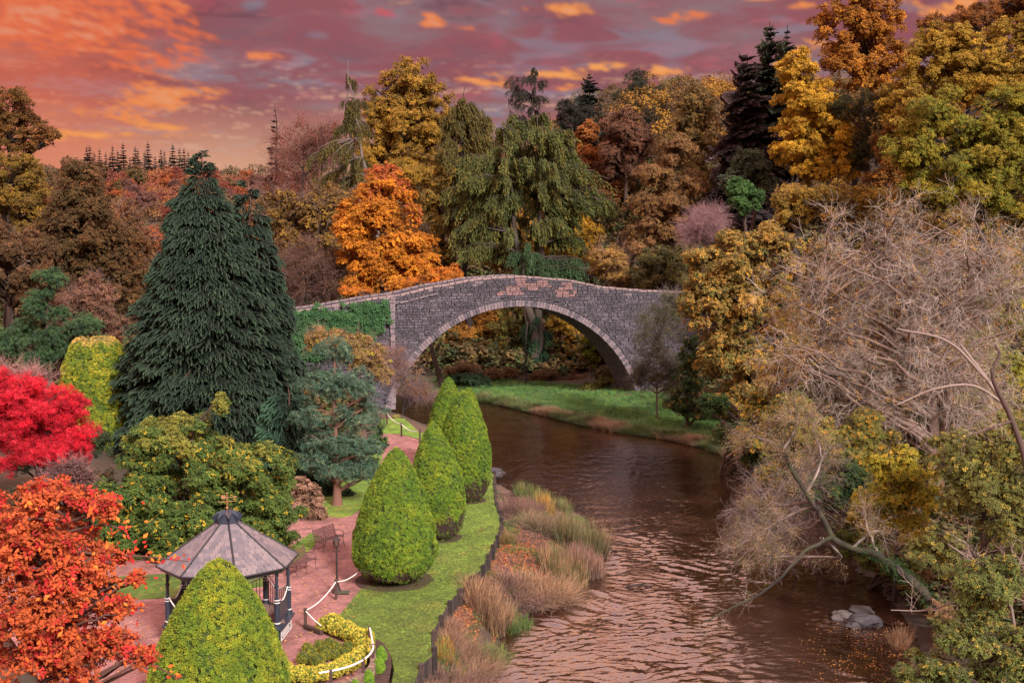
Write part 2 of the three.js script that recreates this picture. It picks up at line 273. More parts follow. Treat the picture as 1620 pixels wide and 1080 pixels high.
/* ------------------------------------------------------------------ the old stone bridge */
const TH = 19 * Math.PI / 180, BA = V(-10.6, 0, -106), BW = 4.4;
const bridge = thing('stone_bridge', 'old grey stone bridge with one high arch spanning the dark river', 'bridge', BA, TH);
{
  rnd = mulberry(21);
  const CX = 11.82, CY = -3.29, R = 12.55, T = 0.62;
  const top = [[-16, 8.5], [-9.98, 9.09], [-8.09, 9.33], [0.23, 10.46], [4.34, 11.3], [8.19, 11.88], [11.82, 12.08], [16.22, 11.74], [20.75, 10.93], [24.8, 10.57], [28.9, 10.4], [33.4, 9.8], [40, 9.2]];
  const topAt = (s) => { let i = 0; while (i < top.length - 2 && s > top[i + 1][0]) i++; const a = top[i], b = top[i + 1]; return lerp(a[1], b[1], ss(0, 1, (s - a[0]) / (b[0] - a[0])) * 0.4 + 0.6 * clamp((s - a[0]) / (b[0] - a[0]), 0, 1)); };
  const foot = -1.2, half = Math.sqrt(R * R - (foot - CY) ** 2);
  const stoneBump = tex(256, (x, y, u, v) => 128 + 90 * wrapN(u, v, 9) + 60 * (rnd() - 0.5), false);
  const stainTex = (a, b, c2, s) => tex(256, (x, y, u, v) => { const w = wrapN(u, v, 5, s), f = wrapN(u, v, 21, s + 5), k = 0.82 + 0.3 * rnd(); let c = mix3(a, b, ss(-0.5, 0.7, w + 0.5 * f)); c = mix3(c, c2, ss(0.42, 0.72, f + 0.3 * w)); return mul3(c, k); });
  const tw = (t) => rep(t, 1.4);
  const wallTex = stainTex([72, 66, 76], [96, 88, 95], [140, 130, 134], 1), pale = stainTex([108, 96, 102], [142, 124, 126], [90, 82, 88], 2), rust = stainTex([112, 88, 92], [142, 100, 92], [160, 144, 142], 3), dark = stainTex([60, 55, 63], [80, 74, 80], [112, 106, 108], 4);
  const bump = tw(stoneBump);
  const M = { wall: mat([1, 1, 1], 0.95, { map: tw(wallTex), bumpMap: bump, bumpScale: 0.03 }), dark: mat([1, 1, 1], 0.95, { map: tw(dark), bumpMap: bump, bumpScale: 0.03 }), rust: mat([1, 1, 1], 0.95, { map: tw(rust), bumpMap: bump, bumpScale: 0.03 }), pale: mat([1, 1, 1], 0.92, { map: tw(pale), bumpMap: bump, bumpScale: 0.02 }), cope: mat([1, 1, 1], 0.92, { map: tw(stainTex([128, 108, 108], [168, 142, 138], [104, 95, 96], 6)), bumpMap: bump, bumpScale: 0.02 }), mortar: mat(C(72, 66, 72), 1) };
  // body: near face at z = 0, running back to -BW
  const sh = new THREE.Shape(); sh.moveTo(-16, foot); for (let s = -16; s <= 40; s += 0.5) sh.lineTo(s, topAt(s) - 1.15); sh.lineTo(40, foot); sh.lineTo(CX + half + T * 0, foot);
  for (let k = 0; k <= 60; k++) { const a0 = Math.atan2(foot - CY, half), a = lerp(a0, Math.PI - a0, k / 60); sh.lineTo(CX + Math.cos(a) * (R + 0.03), CY + Math.sin(a) * (R + 0.03)); }
  sh.lineTo(-16, foot);
  const body = new THREE.ExtrudeGeometry(sh, { depth: BW - 0.1, bevelEnabled: false, curveSegments: 4 }); body.translate(0, 0, -BW + 0.05);
  const wall = part('wall', body, M.mortar, bridge);
  // two parapets standing on the body
  for (const z of [-0.45, -BW + 0.06]) { const p = new THREE.Shape(); p.moveTo(-16, topAt(-16) - 1.2); for (let s = -16; s <= 40; s += 0.5) p.lineTo(s, topAt(s) - 0.16); for (let s = 40; s >= -16; s -= 0.5) p.lineTo(s, topAt(s) - 1.2); const g = new THREE.ExtrudeGeometry(p, { depth: 0.38, bevelEnabled: false }); g.translate(0, 0, z); part('parapet', g, M.mortar, bridge); }
  // face stones in rough courses
  const stones = [], proto = [];
  const stoneGeo = (w, h, dd) => { const g = new THREE.BoxGeometry(w, h, dd, 1, 1, 1), p = g.attributes.position; const j = new Map(); for (let i = 0; i < p.count; i++) { const k = [Math.sign(p.getX(i)), Math.sign(p.getY(i)), Math.sign(p.getZ(i))].join(); if (!j.has(k)) j.set(k, [rr(-.02, .02), rr(-.014, .014), rr(-0.012, 0.012)]); const q = j.get(k), fr = p.getZ(i) > 0 ? 0.93 : 1; p.setXYZ(i, p.getX(i) * fr + q[0], p.getY(i) * fr + q[1], p.getZ(i) + q[2]); } g.computeVertexNormals(); return g; };
  const uvOf = (g, ox) => { const p = g.attributes.position, n = g.attributes.normal, uv = g.attributes.uv; for (let i = 0; i < p.count; i++) { const a = Math.abs(n.getX(i)) > 0.7 ? p.getZ(i) : p.getX(i), b = Math.abs(n.getY(i)) > 0.7 ? p.getZ(i) : p.getY(i); uv.setXY(i, a + ox, b + ox * 1.7); } return g; };
  let y = foot;
  while (y < 12.1) {
    const h = rr(0.14, 0.27), rub = y > 6.5;
    for (let s = -15 + rnd(); s < 39;) {
      const w = rub ? rr(0.26, 0.72) : rr(0.4, 1.0), cx = s + w / 2, cy = y + h / 2; s += w + 0.018;
      if (cy > topAt(cx) - 0.2 || Math.abs(cx) < 0.3 && cy < 9.9) continue;
      const dr = Math.hypot(cx - CX, cy - CY); if (dr < R + T + 0.16) continue;
      if (Math.abs(cx - CX) < half && cy < 0.4) continue;
      if (cx < -3 && cy < 4 || cx > 34 && cy < 4) continue;
      stones.push([cx, cy, w, h]);
    }
    y += h + 0.016;
  }
  stones.sort((a, b) => b[2] * b[3] - a[2] * a[3]);
  const visible = (s) => s[0] > -1 && s[0] < 25;
  const big = stones.filter(visible).slice(0, 215), bigSet = new Set(big), cls = (cx, cy) => { const n = n2(cx * 0.35, cy * 0.7) + rr(-0.5, 0.5), tp = topAt(cx); if (cy > tp - 1.7 && cx > 8.5 && cx < 18 && n > 0.22) return 'rust'; if (cy > tp - 0.7 && n > 0.5) return 'pale'; return n > 0.15 ? 'wall' : 'dark'; };
  for (let k = 0; k < 5; k++) proto.push(null);
  for (const s of big) { const g = stoneGeo(s[2], s[3], 0.22); const m = part('stone', uvOf(g, rnd() * 9), M[cls(s[0], s[1])], wall); m.position.set(s[0], s[1], -0.04 + rr(-0.025, 0.045)); }
  const rest = { wall: [], dark: [], rust: [], pale: [] };
  for (const s of stones) if (!bigSet.has(s)) { const g = uvOf(stoneGeo(s[2], s[3], 0.22), rnd() * 9); g.translate(s[0], s[1], -0.04 + rr(-0.03, 0.05)); rest[cls(s[0], s[1])].push(g); }
  for (const k in rest) if (rest[k].length) part('small_stones', merged(rest[k]), M[k], wall, 'stuff');
  // arch ring of thin voussoirs, one by one
  const ring = part('arch_ring', (() => { const a0 = Math.atan2(0 - CY, R), s2 = new THREE.Shape(); for (let k = 0; k <= 60; k++) { const a = lerp(a0, Math.PI - a0, k / 60); s2[k ? 'lineTo' : 'moveTo'](CX + Math.cos(a) * (R + 0.04), CY + Math.sin(a) * (R + 0.04)); } for (let k = 60; k >= 0; k--) { const a = lerp(a0, Math.PI - a0, k / 60); s2.lineTo(CX + Math.cos(a) * (R + T), CY + Math.sin(a) * (R + T)); } const g = new THREE.ExtrudeGeometry(s2, { depth: 0.05, bevelEnabled: false }); g.translate(0, 0, 0.045); return g; })(), M.mortar, bridge);
  const a0 = Math.asin((0.1 - CY) / R), nv = 112, va = (Math.PI - 2 * a0) / nv;
  const vGeo = Array.from({ length: 6 }, () => { const g = stoneGeo(T, va * (R + 0.4) - 0.022, 0.4); const p = g.attributes.position; for (let i = 0; i < p.count; i++) p.setY(i, p.getY(i) * (1 + p.getX(i) / R)); return uvOf(g, rnd() * 9); });
  for (let k = 0; k < nv; k++) { const a = a0 + va * (k + 0.5), m = part('voussoir', vGeo[k % 6], rnd() < 0.3 ? M.wall : M.pale, ring); m.position.set(CX + Math.cos(a) * (R + T / 2), CY + Math.sin(a) * (R + T / 2), -0.04 + rr(-0.02, 0.02)); m.rotation.z = a; }
  { const s2 = new THREE.Shape(), r1 = R + T + 0.02, r2 = R + T + 0.17; const b0 = 0.33; for (let k = 0; k <= 70; k++) { const a = lerp(b0, Math.PI - b0, k / 70); s2[k ? 'lineTo' : 'moveTo'](CX + Math.cos(a) * r1, CY + Math.sin(a) * r1); } for (let k = 70; k >= 0; k--) { const a = lerp(b0, Math.PI - b0, k / 70); s2.lineTo(CX + Math.cos(a) * r2, CY + Math.sin(a) * r2); } const g = new THREE.ExtrudeGeometry(s2, { depth: 0.3, bevelEnabled: false }); g.translate(0, 0, -0.08); part('hood_mould', g, M.dark, bridge); }
  // stones of the soffit: courses along the vault
  { const gs = []; for (let k = 0; k < 84; k++) { const a = a0 + va * (k + 0.5); let z = -0.26; while (z > -BW + 0.05) { const L = Math.min(rr(0.5, 1.1), z + BW); const g = stoneGeo(0.2, va * R - 0.03, L - 0.02); uvOf(g, rnd() * 9); g.rotateZ(a); g.translate(CX + Math.cos(a) * (R + 0.08 + rr(-0.03, 0.02)), CY + Math.sin(a) * (R + 0.08), z - L / 2); gs.push(g); z -= L; } } part('soffit_stones', merged(gs), M.wall, bridge, 'stuff'); }
  // coping stones on the near parapet, one by one; the far one behind it
  const cg = [0.55, 0.7, 0.85].map((w) => uvOf(stoneGeo(w, 0.17, 0.5), w * 7));
  for (let s = -12; s < 36;) { const k = Math.floor(rnd() * 3), w = [0.55, 0.7, 0.85][k], m = part('coping_stone', cg[k], rnd() < 0.15 ? M.pale : M.cope, bridge); m.position.set(s + w / 2, topAt(s + w / 2) - 0.075 + rr(-0.02, 0.03), -0.26); m.rotation.z = Math.atan2(topAt(s + w) - topAt(s), w) + rr(-0.02, 0.02); s += w + 0.02; }
  { const gs = []; for (let s = -12; s < 36;) { const w = rr(0.5, 0.9), g = uvOf(stoneGeo(w, 0.17, 0.5), rnd() * 9); g.rotateZ(Math.atan2(topAt(s + w) - topAt(s), w)); g.translate(s + w / 2, topAt(s + w / 2) - 0.075, -BW + 0.25); gs.push(g); s += w + 0.02; } part('far_coping', merged(gs), M.pale, bridge, 'stuff'); }
  // string course that dies out at the haunch, and the pale strip of quoins
  for (let s = -12; s < 4.2; s += 0.9) { const c = topAt(s + 0.45) - 0.72, g = uvOf(stoneGeo(0.88, 0.12, 0.3), s), m = part('string_course', g, M.pale, bridge); m.position.set(s + 0.45, c, 0.03); m.rotation.z = Math.atan2(topAt(s + 0.9) - topAt(s), 0.9); }
  for (let yy = 0.3; yy < 9.5;) { const h = rr(0.4, 0.75), g = uvOf(stoneGeo(rr(0.38, 0.5), h - 0.02, 0.3), yy), m = part('quoin', g, M.pale, bridge); m.position.set(rr(-.03, .03), yy + h / 2, 0.02); yy += h; }
  // low pale ledge at the right springing, as seen behind the twigs
  part('ledge', tf(rbox(1.7, 0.28, 0.8, 0.05), 26.6, 2.6, 0.42), M.pale, bridge);
}
/* ------------------------------------------------------------------ how plants grow here */
const LEAF = mat([1, 1, 1], 1, { side: THREE.DoubleSide, transmission: 0.24, thickness: 0, specularIntensity: 0.5 });
const LEAFV = mat([1, 1, 1], 1, { side: THREE.DoubleSide, transmission: 0.2, thickness: 0, vertexColors: true, specularIntensity: 0.5 });
const TWIG = mat([1, 1, 1], 0.9);
const barkTex = tex(256, (x, y, u, v) => { const k = 150 + 60 * wrapN(u, v, 30) + 30 * wrapN(u, v, 8, 3) + 50 * (q0() - 0.5); return k; });
const barkMats = new Map();
const bark = (c) => { const k = c.join(); if (!barkMats.has(k)) barkMats.set(k, mat(c, 0.95)); return barkMats.get(k); };
const BROWN = C(70, 54, 46), DARKBARK = C(48, 40, 38), PALEBARK = C(150, 128, 120), GREYBARK = C(104, 92, 88), REDBARK = C(112, 78, 66);

function kitBroad(seed, n, len, wid, spread = 0.75) {            // a spray of n leaves round the origin, +y outward
  const keep = rnd; rnd = mulberry(seed); const g = new Grow();
  for (let i = 0; i < n; i++) { const p = unit().multiplyScalar(spread * Math.cbrt(rnd())); p.y *= 0.6; const d = unit(); d.y = d.y * 0.5 + 0.1; d.addScaledVector(p, 0.8).normalize(); const up = unit().multiplyScalar(0.55).add(V(0, 1, 0)), s = V().crossVectors(d, up).normalize(); g.leaf(p, d, s, len * rr(0.7, 1.2), wid * rr(0.8, 1.2)); }
  rnd = keep; return g.build();
}
function kitNeedle(seed, n, len, wid) {                           // stiff needles bursting from a shoot
  const keep = rnd; rnd = mulberry(seed); const g = new Grow();
  for (let i = 0; i < n; i++) { const d = unit(); d.y = Math.abs(d.y) * 0.8 + 0.15; d.normalize(); const s = V().crossVectors(d, unit()).normalize(); g.leaf(V(rr(-.2, .2), rr(-.2, .2), rr(-.2, .2)), d, s, len * rr(0.7, 1.1), wid, null, 0); }
  rnd = keep; return g.build();
}
function kitFrond(seed, droop = 0.5, tip = [2.2, 2.15, 2.0]) {        // a flat conifer spray along +x, bending down
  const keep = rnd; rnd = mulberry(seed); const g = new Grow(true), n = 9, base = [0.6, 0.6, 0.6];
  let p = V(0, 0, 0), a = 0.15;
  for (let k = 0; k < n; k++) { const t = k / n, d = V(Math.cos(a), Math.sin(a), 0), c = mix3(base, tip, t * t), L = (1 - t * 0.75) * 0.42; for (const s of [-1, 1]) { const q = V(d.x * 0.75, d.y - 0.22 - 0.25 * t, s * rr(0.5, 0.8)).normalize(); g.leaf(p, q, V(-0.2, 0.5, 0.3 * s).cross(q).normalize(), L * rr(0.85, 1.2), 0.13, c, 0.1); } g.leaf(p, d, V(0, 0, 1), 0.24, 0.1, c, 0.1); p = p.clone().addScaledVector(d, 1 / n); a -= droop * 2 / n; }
  rnd = keep; return g.build();
}
function kitBough(seed, droop, n = 12) {                           // a whole flat bough of a fir, 1 long
  const keep = rnd; rnd = mulberry(seed); const g = new Grow(true);
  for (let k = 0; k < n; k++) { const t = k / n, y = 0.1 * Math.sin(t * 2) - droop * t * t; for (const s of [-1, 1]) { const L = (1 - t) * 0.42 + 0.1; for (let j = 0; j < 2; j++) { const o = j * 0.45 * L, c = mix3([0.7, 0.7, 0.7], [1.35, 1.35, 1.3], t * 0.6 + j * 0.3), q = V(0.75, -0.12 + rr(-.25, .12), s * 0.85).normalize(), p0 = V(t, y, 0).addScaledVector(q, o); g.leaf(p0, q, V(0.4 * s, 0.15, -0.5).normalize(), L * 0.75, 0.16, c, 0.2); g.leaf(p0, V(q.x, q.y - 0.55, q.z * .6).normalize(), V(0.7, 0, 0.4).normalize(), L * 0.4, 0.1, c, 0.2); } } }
  rnd = keep; return g.build();
}
function kitStrand(seed, n = 8, w = 0.1) {                          // a hanging tress, 1 long
  const keep = rnd; rnd = mulberry(seed); const g = new Grow(true);
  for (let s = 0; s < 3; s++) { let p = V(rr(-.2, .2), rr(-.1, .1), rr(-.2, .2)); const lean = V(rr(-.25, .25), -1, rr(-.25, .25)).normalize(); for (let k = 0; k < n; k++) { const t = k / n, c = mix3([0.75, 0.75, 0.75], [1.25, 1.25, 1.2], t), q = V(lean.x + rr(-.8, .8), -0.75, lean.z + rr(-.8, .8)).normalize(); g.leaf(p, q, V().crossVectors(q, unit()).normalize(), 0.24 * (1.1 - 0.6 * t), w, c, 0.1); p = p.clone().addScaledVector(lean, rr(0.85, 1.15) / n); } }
  rnd = keep; return g.build();
}
function kitTwig(seed, r = 0.011, steps = 3, curl = 0.5) {           // bare twigs forking along +y, 1 long
  const keep = rnd; rnd = mulberry(seed); const g = new Grow();
  const grow = (p, d, L, rad, lvl) => { const pts = [p]; let q = d.clone(), e = p; for (let k = 0; k < 3; k++) { q = q.clone().addScaledVector(unit(), curl * 0.45).normalize(); e = e.clone().addScaledVector(q, L / 3); pts.push(e); if (lvl > 0) { const m = lvl > 1 ? 1 : 1; for (let j = 0; j < m; j++) grow(e, q.clone().addScaledVector(unit(), 0.85).normalize(), L * rr(0.45, 0.75), rad * 0.66, lvl - 1); } } g.tube(pts, (t) => rad * (1 - 0.6 * t), 3); };
  grow(V(0, 0, 0), V(0, 1, 0), 0.8, r, steps - 1);
  rnd = keep; return g.build();
}
function kitTuft(seed, n, h, w, lean = 0.5, droop = 0.6) {           // blades of grass from one root, about 1 high
  const keep = rnd; rnd = mulberry(seed); const g = new Grow(true);
  for (let i = 0; i < n; i++) {
    const a = rnd() * 6.2832, o = Math.sqrt(rnd()) * 0.3, p = V(Math.cos(a) * o, 0, Math.sin(a) * o), b = a + rr(-1, 1), ln = lean * rr(0.2, 1.2), L = h * rr(0.55, 1.15), side = V(-Math.sin(b), 0, Math.cos(b)), k = rr(0.75, 1.25); let prev = null;
    for (let j = 0; j <= 3; j++) { const t = j / 3, out = ln * L * (t * 0.5 + droop * t * t), y = L * t * (1 - 0.3 * droop * t), ww = w * (1 - t * 0.85) * 0.5, c = mix3(mul3([0.8, 0.85, 0.8], k), mul3([1.15, 1.1, 1.05], k), t), l = g.v(p.x + Math.cos(b) * out + side.x * ww, y, p.z + Math.sin(b) * out + side.z * ww, c), r = g.v(p.x + Math.cos(b) * out - side.x * ww, y, p.z + Math.sin(b) * out - side.z * ww, c); if (prev) g.quad(prev[0], prev[1], r, l); prev = [l, r]; }
  }
  rnd = keep; return g.build();
}
const KIT = {
  leaf: [1, 2, 3].map((s) => kitBroad(s, 14, 0.66, 0.46)), small: [4, 5, 6].map((s) => kitBroad(s, 18, 0.48, 0.34, 0.85)), big: [7, 8].map((s) => kitBroad(s, 10, 0.85, 0.52, 0.7)), sparse: [9, 10].map((s) => kitBroad(s, 7, 0.5, 0.32, 1)),
  palm: [19, 20].map((s) => kitBroad(s, 16, 0.7, 0.2, 0.7)), needle: [11, 12].map((s) => kitNeedle(s, 18, 1, 0.12)), frond: [13, 14].map((s) => kitFrond(s, 0.75)), bough: [15, 16].map((s) => kitBough(s, 0.35)), strand: [17, 18].map((s) => kitStrand(s)),
  twig: [21, 22, 23].map((s) => kitTwig(s, 0.010)), twigfine: [24, 25].map((s) => kitTwig(s, 0.0105, 3, 0.8)),
};
const pick = (a) => a[Math.floor(rnd() * a.length)];
const QY = V(0, 1, 0), QX = V(1, 0, 0);
const toward = (axis, dir) => new THREE.Quaternion().setFromUnitVectors(axis, dir);
const spun = (q, axis, a) => q.clone().multiply(new THREE.Quaternion().setFromAxisAngle(axis, a));
function instances(name, geo, material, list, parent, kind = 'stuff') {   // list of [position, quaternion, scale, colour]
  const m = new THREE.InstancedMesh(geo, material, list.length), o = new THREE.Object3D(), c = new THREE.Color();
  list.forEach(([p, q, s, k], i) => { o.position.copy(p); o.quaternion.copy(q); if (typeof s === 'number') o.scale.setScalar(s); else o.scale.copy(s); o.updateMatrix(); m.setMatrixAt(i, o.matrix); m.setColorAt(i, c.setRGB(k[0], k[1], k[2])); });
  m.name = name; m.castShadow = m.receiveShadow = true; if (kind) m.userData.kind = kind; parent.add(m); return m;
}
// a lobe of a crown: [px, py, rx, ry, closer(+)/farther(-) in metres, depth ratio] in photograph pixels at distance D
const lobeOf = (l, D) => { const d = D - (l[4] ?? 0), c = at(l[0], l[1], d), k = mpp(d); return { c, r: V(l[2] * k, l[3] * k, l[2] * k * (l[5] ?? 0.9)), px: l[2] * l[3] }; };
const KF = 0.95;                                                      // albedo of foliage from the tone it has in daylight
let nInst = 0;

function limbsTo(g, trunk, tips, r0, max = 60) {                     // limbs leave the trunk below the tip they reach for
  const n = trunk.length - 1; let list = tips; if (tips.length > max) { const st = tips.length / max; list = Array.from({ length: max }, (_, i) => tips[Math.floor(i * st)]); }
  const out = [];
  for (const t of list) {
    let best = 0, bd = 1e9; for (let k = 1; k <= n; k++) { const q = trunk[k], dd = Math.hypot(q.x - t.x, q.z - t.z), want = t.y - 0.55 * dd, e = Math.abs(q.y - want) + (q.y > t.y ? 2 : 0); if (e < bd) { bd = e; best = k; } }
    const s = trunk[best], L = s.distanceTo(t), mid = s.clone().lerp(t, 0.5).add(V(rr(-.1, .1) * L, rr(0.02, 0.16) * L, rr(-.1, .1) * L)), pts = bez(s, mid, t, 6); for (let k = 1; k < 6; k++) pts[k].add(unit().multiplyScalar(0.03 * L));
    const rs = Math.min(r0 * 0.5, 0.02 * L + 0.03) * (1 - 0.5 * best / n); g.tube(pts, (u) => rs * (1 - 0.8 * u) + 0.012, 5); out.push(pts);
  }
  return out;
}
function trunkLine(base, head, bend = 0.05, n = 10) { const L = base.distanceTo(head), a = V(rr(-1, 1), 0, rr(-1, 1)).multiplyScalar(bend * L), p = bez(base, base.clone().lerp(head, 0.5).add(a), head, n); for (let k = 1; k < n; k++) p[k].add(V(rr(-1, 1), 0, rr(-1, 1)).multiplyScalar(0.012 * L)); return p; }

function clumpsOf(lobes, o) {
  const cl = [];
  for (const L of lobes) {
    const rm = Math.cbrt(L.r.x * L.r.y * L.r.z), rc = rm * (o.clump ?? 0.3), n = Math.ceil((o.fill ?? 1) * 3.2 * (rm / rc) ** 2);
    for (let i = 0; i < n; i++) { const u = unit(); if (u.y < -0.85) continue; const f = Math.pow(rnd(), 0.4) * (0.98 - 0.35 * (o.clump ?? 0.3)); cl.push({ c: V(L.c.x + u.x * L.r.x * f, L.c.y + u.y * L.r.y * f, L.c.z + u.z * L.r.z * f), u, rc: rc * rr(0.65, 1.3) }); }
  }
  return cl;
}
/* a broad-leaved tree or shrub: trunk and limbs that carry clumps of leaf sprays */
function broad(name, label, category, o) {
  rnd = mulberry(o.seed ?? Math.round(o.lobes[0][0] * 7 + o.lobes[0][1] * 13 + o.D));
  const D = o.D, lobes = o.lobes.map((l) => lobeOf(l, D)), base = o.base ? B(o.base[0], o.base[1]) : B(o.lobes[0][0], D);
  const root = thing(name, label, category, base, 0, o.group), rel = (p) => p.clone().sub(base);
  for (const L of lobes) L.c.sub(base);
  const cl = clumpsOf(lobes, o), head = V(); let topY = -1e9; for (const L of lobes) { head.add(L.c); topY = Math.max(topY, L.c.y); } head.divideScalar(lobes.length); head.y = lerp(head.y, topY, 0.75);
  if (head.y < 0.6) head.y = 0.6;
  const g = new Grow(), tr = o.trunk ? [V(0, 0, 0), ...o.trunk.map((q) => rel(at(q[0], q[1], q[2] ?? D)))] : trunkLine(V(0, -0.3, 0), head, o.bend ?? 0.05), trl = o.trunk ? curve(tr, 14) : tr;
  const r0 = o.r0 ?? clamp(head.y * 0.028, 0.05, 0.5);
  const t0 = new Grow(); t0.tube(trl, (t) => r0 * (1.25 * Math.exp(-t * 14) * 0.5 + 1 - 0.8 * t), 8); part('trunk', t0.build(true), bark(o.bark ?? BROWN), root);
  const arms = limbsTo(g, trl, cl.map((c) => c.c), r0, o.limbs ?? 50); part('limbs', g.build(true), bark(o.bark ?? BROWN), root);
  const s = (o.size ?? 5) * (D > 90 ? 0.76 : 0.9) * mpp(D), list = [], kits = KIT[o.kit ?? 'leaf'], cols = o.cols.map((c) => mul3(C(...c), KF));
  let ymin = 1e9, ymax = -1e9; for (const c of cl) { ymin = Math.min(ymin, c.c.y); ymax = Math.max(ymax, c.c.y); }
  for (const c of cl) {
    const n = Math.ceil((o.dens ?? 1) * 4.6 * (c.rc / s) ** 2), tone = rnd(), kk = rr(0.82, 1.15), fy = clamp((c.c.y - ymin) / (ymax - ymin + 1e-6) + rr(-.25, .25), 0, 1);
    for (let i = 0; i < n; i++) {
      const u = unit(); if (u.y < -0.35 && rnd() < 0.6) continue; const f = Math.pow(rnd(), 0.4);
      const p = V(c.c.x + u.x * c.rc * f, c.c.y + u.y * c.rc * 0.86 * f, c.c.z + u.z * c.rc * f);
      const dir = u.clone().multiplyScalar(0.5).addScaledVector(c.u, 0.4).add(V(rr(-.4, .4), 0.5 + rr(-.4, .4), rr(-.4, .4))).normalize();
      let k = mix3(cols[0], cols[1], clamp(tone * 0.7 + rnd() * 0.6 - 0.15, 0, 1)); if (cols[2] && rnd() < (o.acc ?? 0.12)) k = cols[2]; if (o.topc && rnd() < ss(o.topf ?? 0.5, 1, fy)) k = mul3(C(...o.topc), KF);
      list.push([p, spun(toward(QY, dir), QY, rnd() * 6.28), s * rr(0.7, 1.35), mul3(k, kk * rr(0.75, 1.25))]);
    }
  }
  nInst += list.length;
  instances(o.crown ?? 'crown', pick(kits), LEAF, list, root);
  if (o.twigs) { const tw = [], ts = o.twigSize ?? (o.size ?? 5) * 5 * mpp(D), tc = o.twigc ? C(...o.twigc) : C(120, 100, 92); for (const c of cl) for (let i = 0; i < o.twigs; i++) { const u = unit(); if (u.y < 0) u.y *= -0.5; const dir = u.multiplyScalar(0.8).addScaledVector(c.u, 0.7).normalize(); tw.push([c.c.clone().addScaledVector(dir, rr(-0.3, 0.5) * c.rc), spun(toward(QY, dir), QY, rnd() * 6.28), ts * rr(0.6, 1.2), mul3(tc, rr(0.7, 1.2))]); } instances('twigs', pick(KIT.twig), TWIG, tw, root); nInst += tw.length; }
  return root;
}
/* fir or spruce: whorls of boughs on a straight stem; foot and apex in pixels */
function fir(name, label, category, o) {
  rnd = mulberry(o.seed ?? Math.round(o.apex[0] * 5 + o.apex[1] * 3 + o.D));
  const apex = at(o.apex[0], o.apex[1], D0(o)), base = B(o.foot ?? o.apex[0], D0(o)), root = thing(name, label, category, base, 0, o.group), top = apex.sub(base), h = top.y;
  const g = new Grow(), tr = trunkLine(V(0, -0.3, 0), top, o.bend ?? 0.01); g.tube(tr, (t) => 0.022 * h * (1 - 0.94 * t), 7); part('trunk', g.build(true), bark(o.bark ?? DARKBARK), root);
  const W = o.w * mpp(D0(o)), list = [], cols = o.cols.map((c) => mul3(C(...c), KF)), from = o.from ?? 0.15, lv = o.levels ?? 26;
  for (let k = 0; k < lv; k++) { const t = lerp(from, 0.985, (k + rr(0, .5)) / lv), u = (t - from) / (1 - from), env = W * (Math.pow(1 - u, o.pow ?? 0.85) + 0.03) * (1 + (o.ragged ?? 0.25) * n2(k * 0.7, o.apex[0])), m = Math.round(o.whorl ?? 9) + (u < 0.4 ? 3 : 0), p = tr[0].clone().lerp(top, t); p.x = lerp(0, top.x, t); p.z = lerp(0, top.z, t);
    for (let j = 0; j < m; j++) { const a = (j + rnd()) / m * 6.2832, L = env * rr(0.65, 1.2), pit = (o.pitch ?? 0.1) + (u > 0.75 ? 0.35 : 0) + rr(-.15, .15), dir = V(Math.cos(a), pit, Math.sin(a)).normalize(); const q = new THREE.Quaternion().setFromRotationMatrix(new THREE.Matrix4().makeBasis(dir, V().crossVectors(V(-Math.sin(a), 0, Math.cos(a)).negate(), dir).negate().normalize(), V(-Math.sin(a), 0, Math.cos(a)).negate())); list.push([p, toward(QX, dir).multiply(new THREE.Quaternion().setFromAxisAngle(QX, rr(-.25, .25))), V(L, L * rr(0.8, 1.1), L * rr(0.8, 1.15)), mul3(mix3(cols[0], cols[1], rnd()), rr(0.75, 1.25))]); } }
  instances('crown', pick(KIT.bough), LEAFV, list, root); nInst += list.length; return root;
}
function D0(o) { return o.D; }
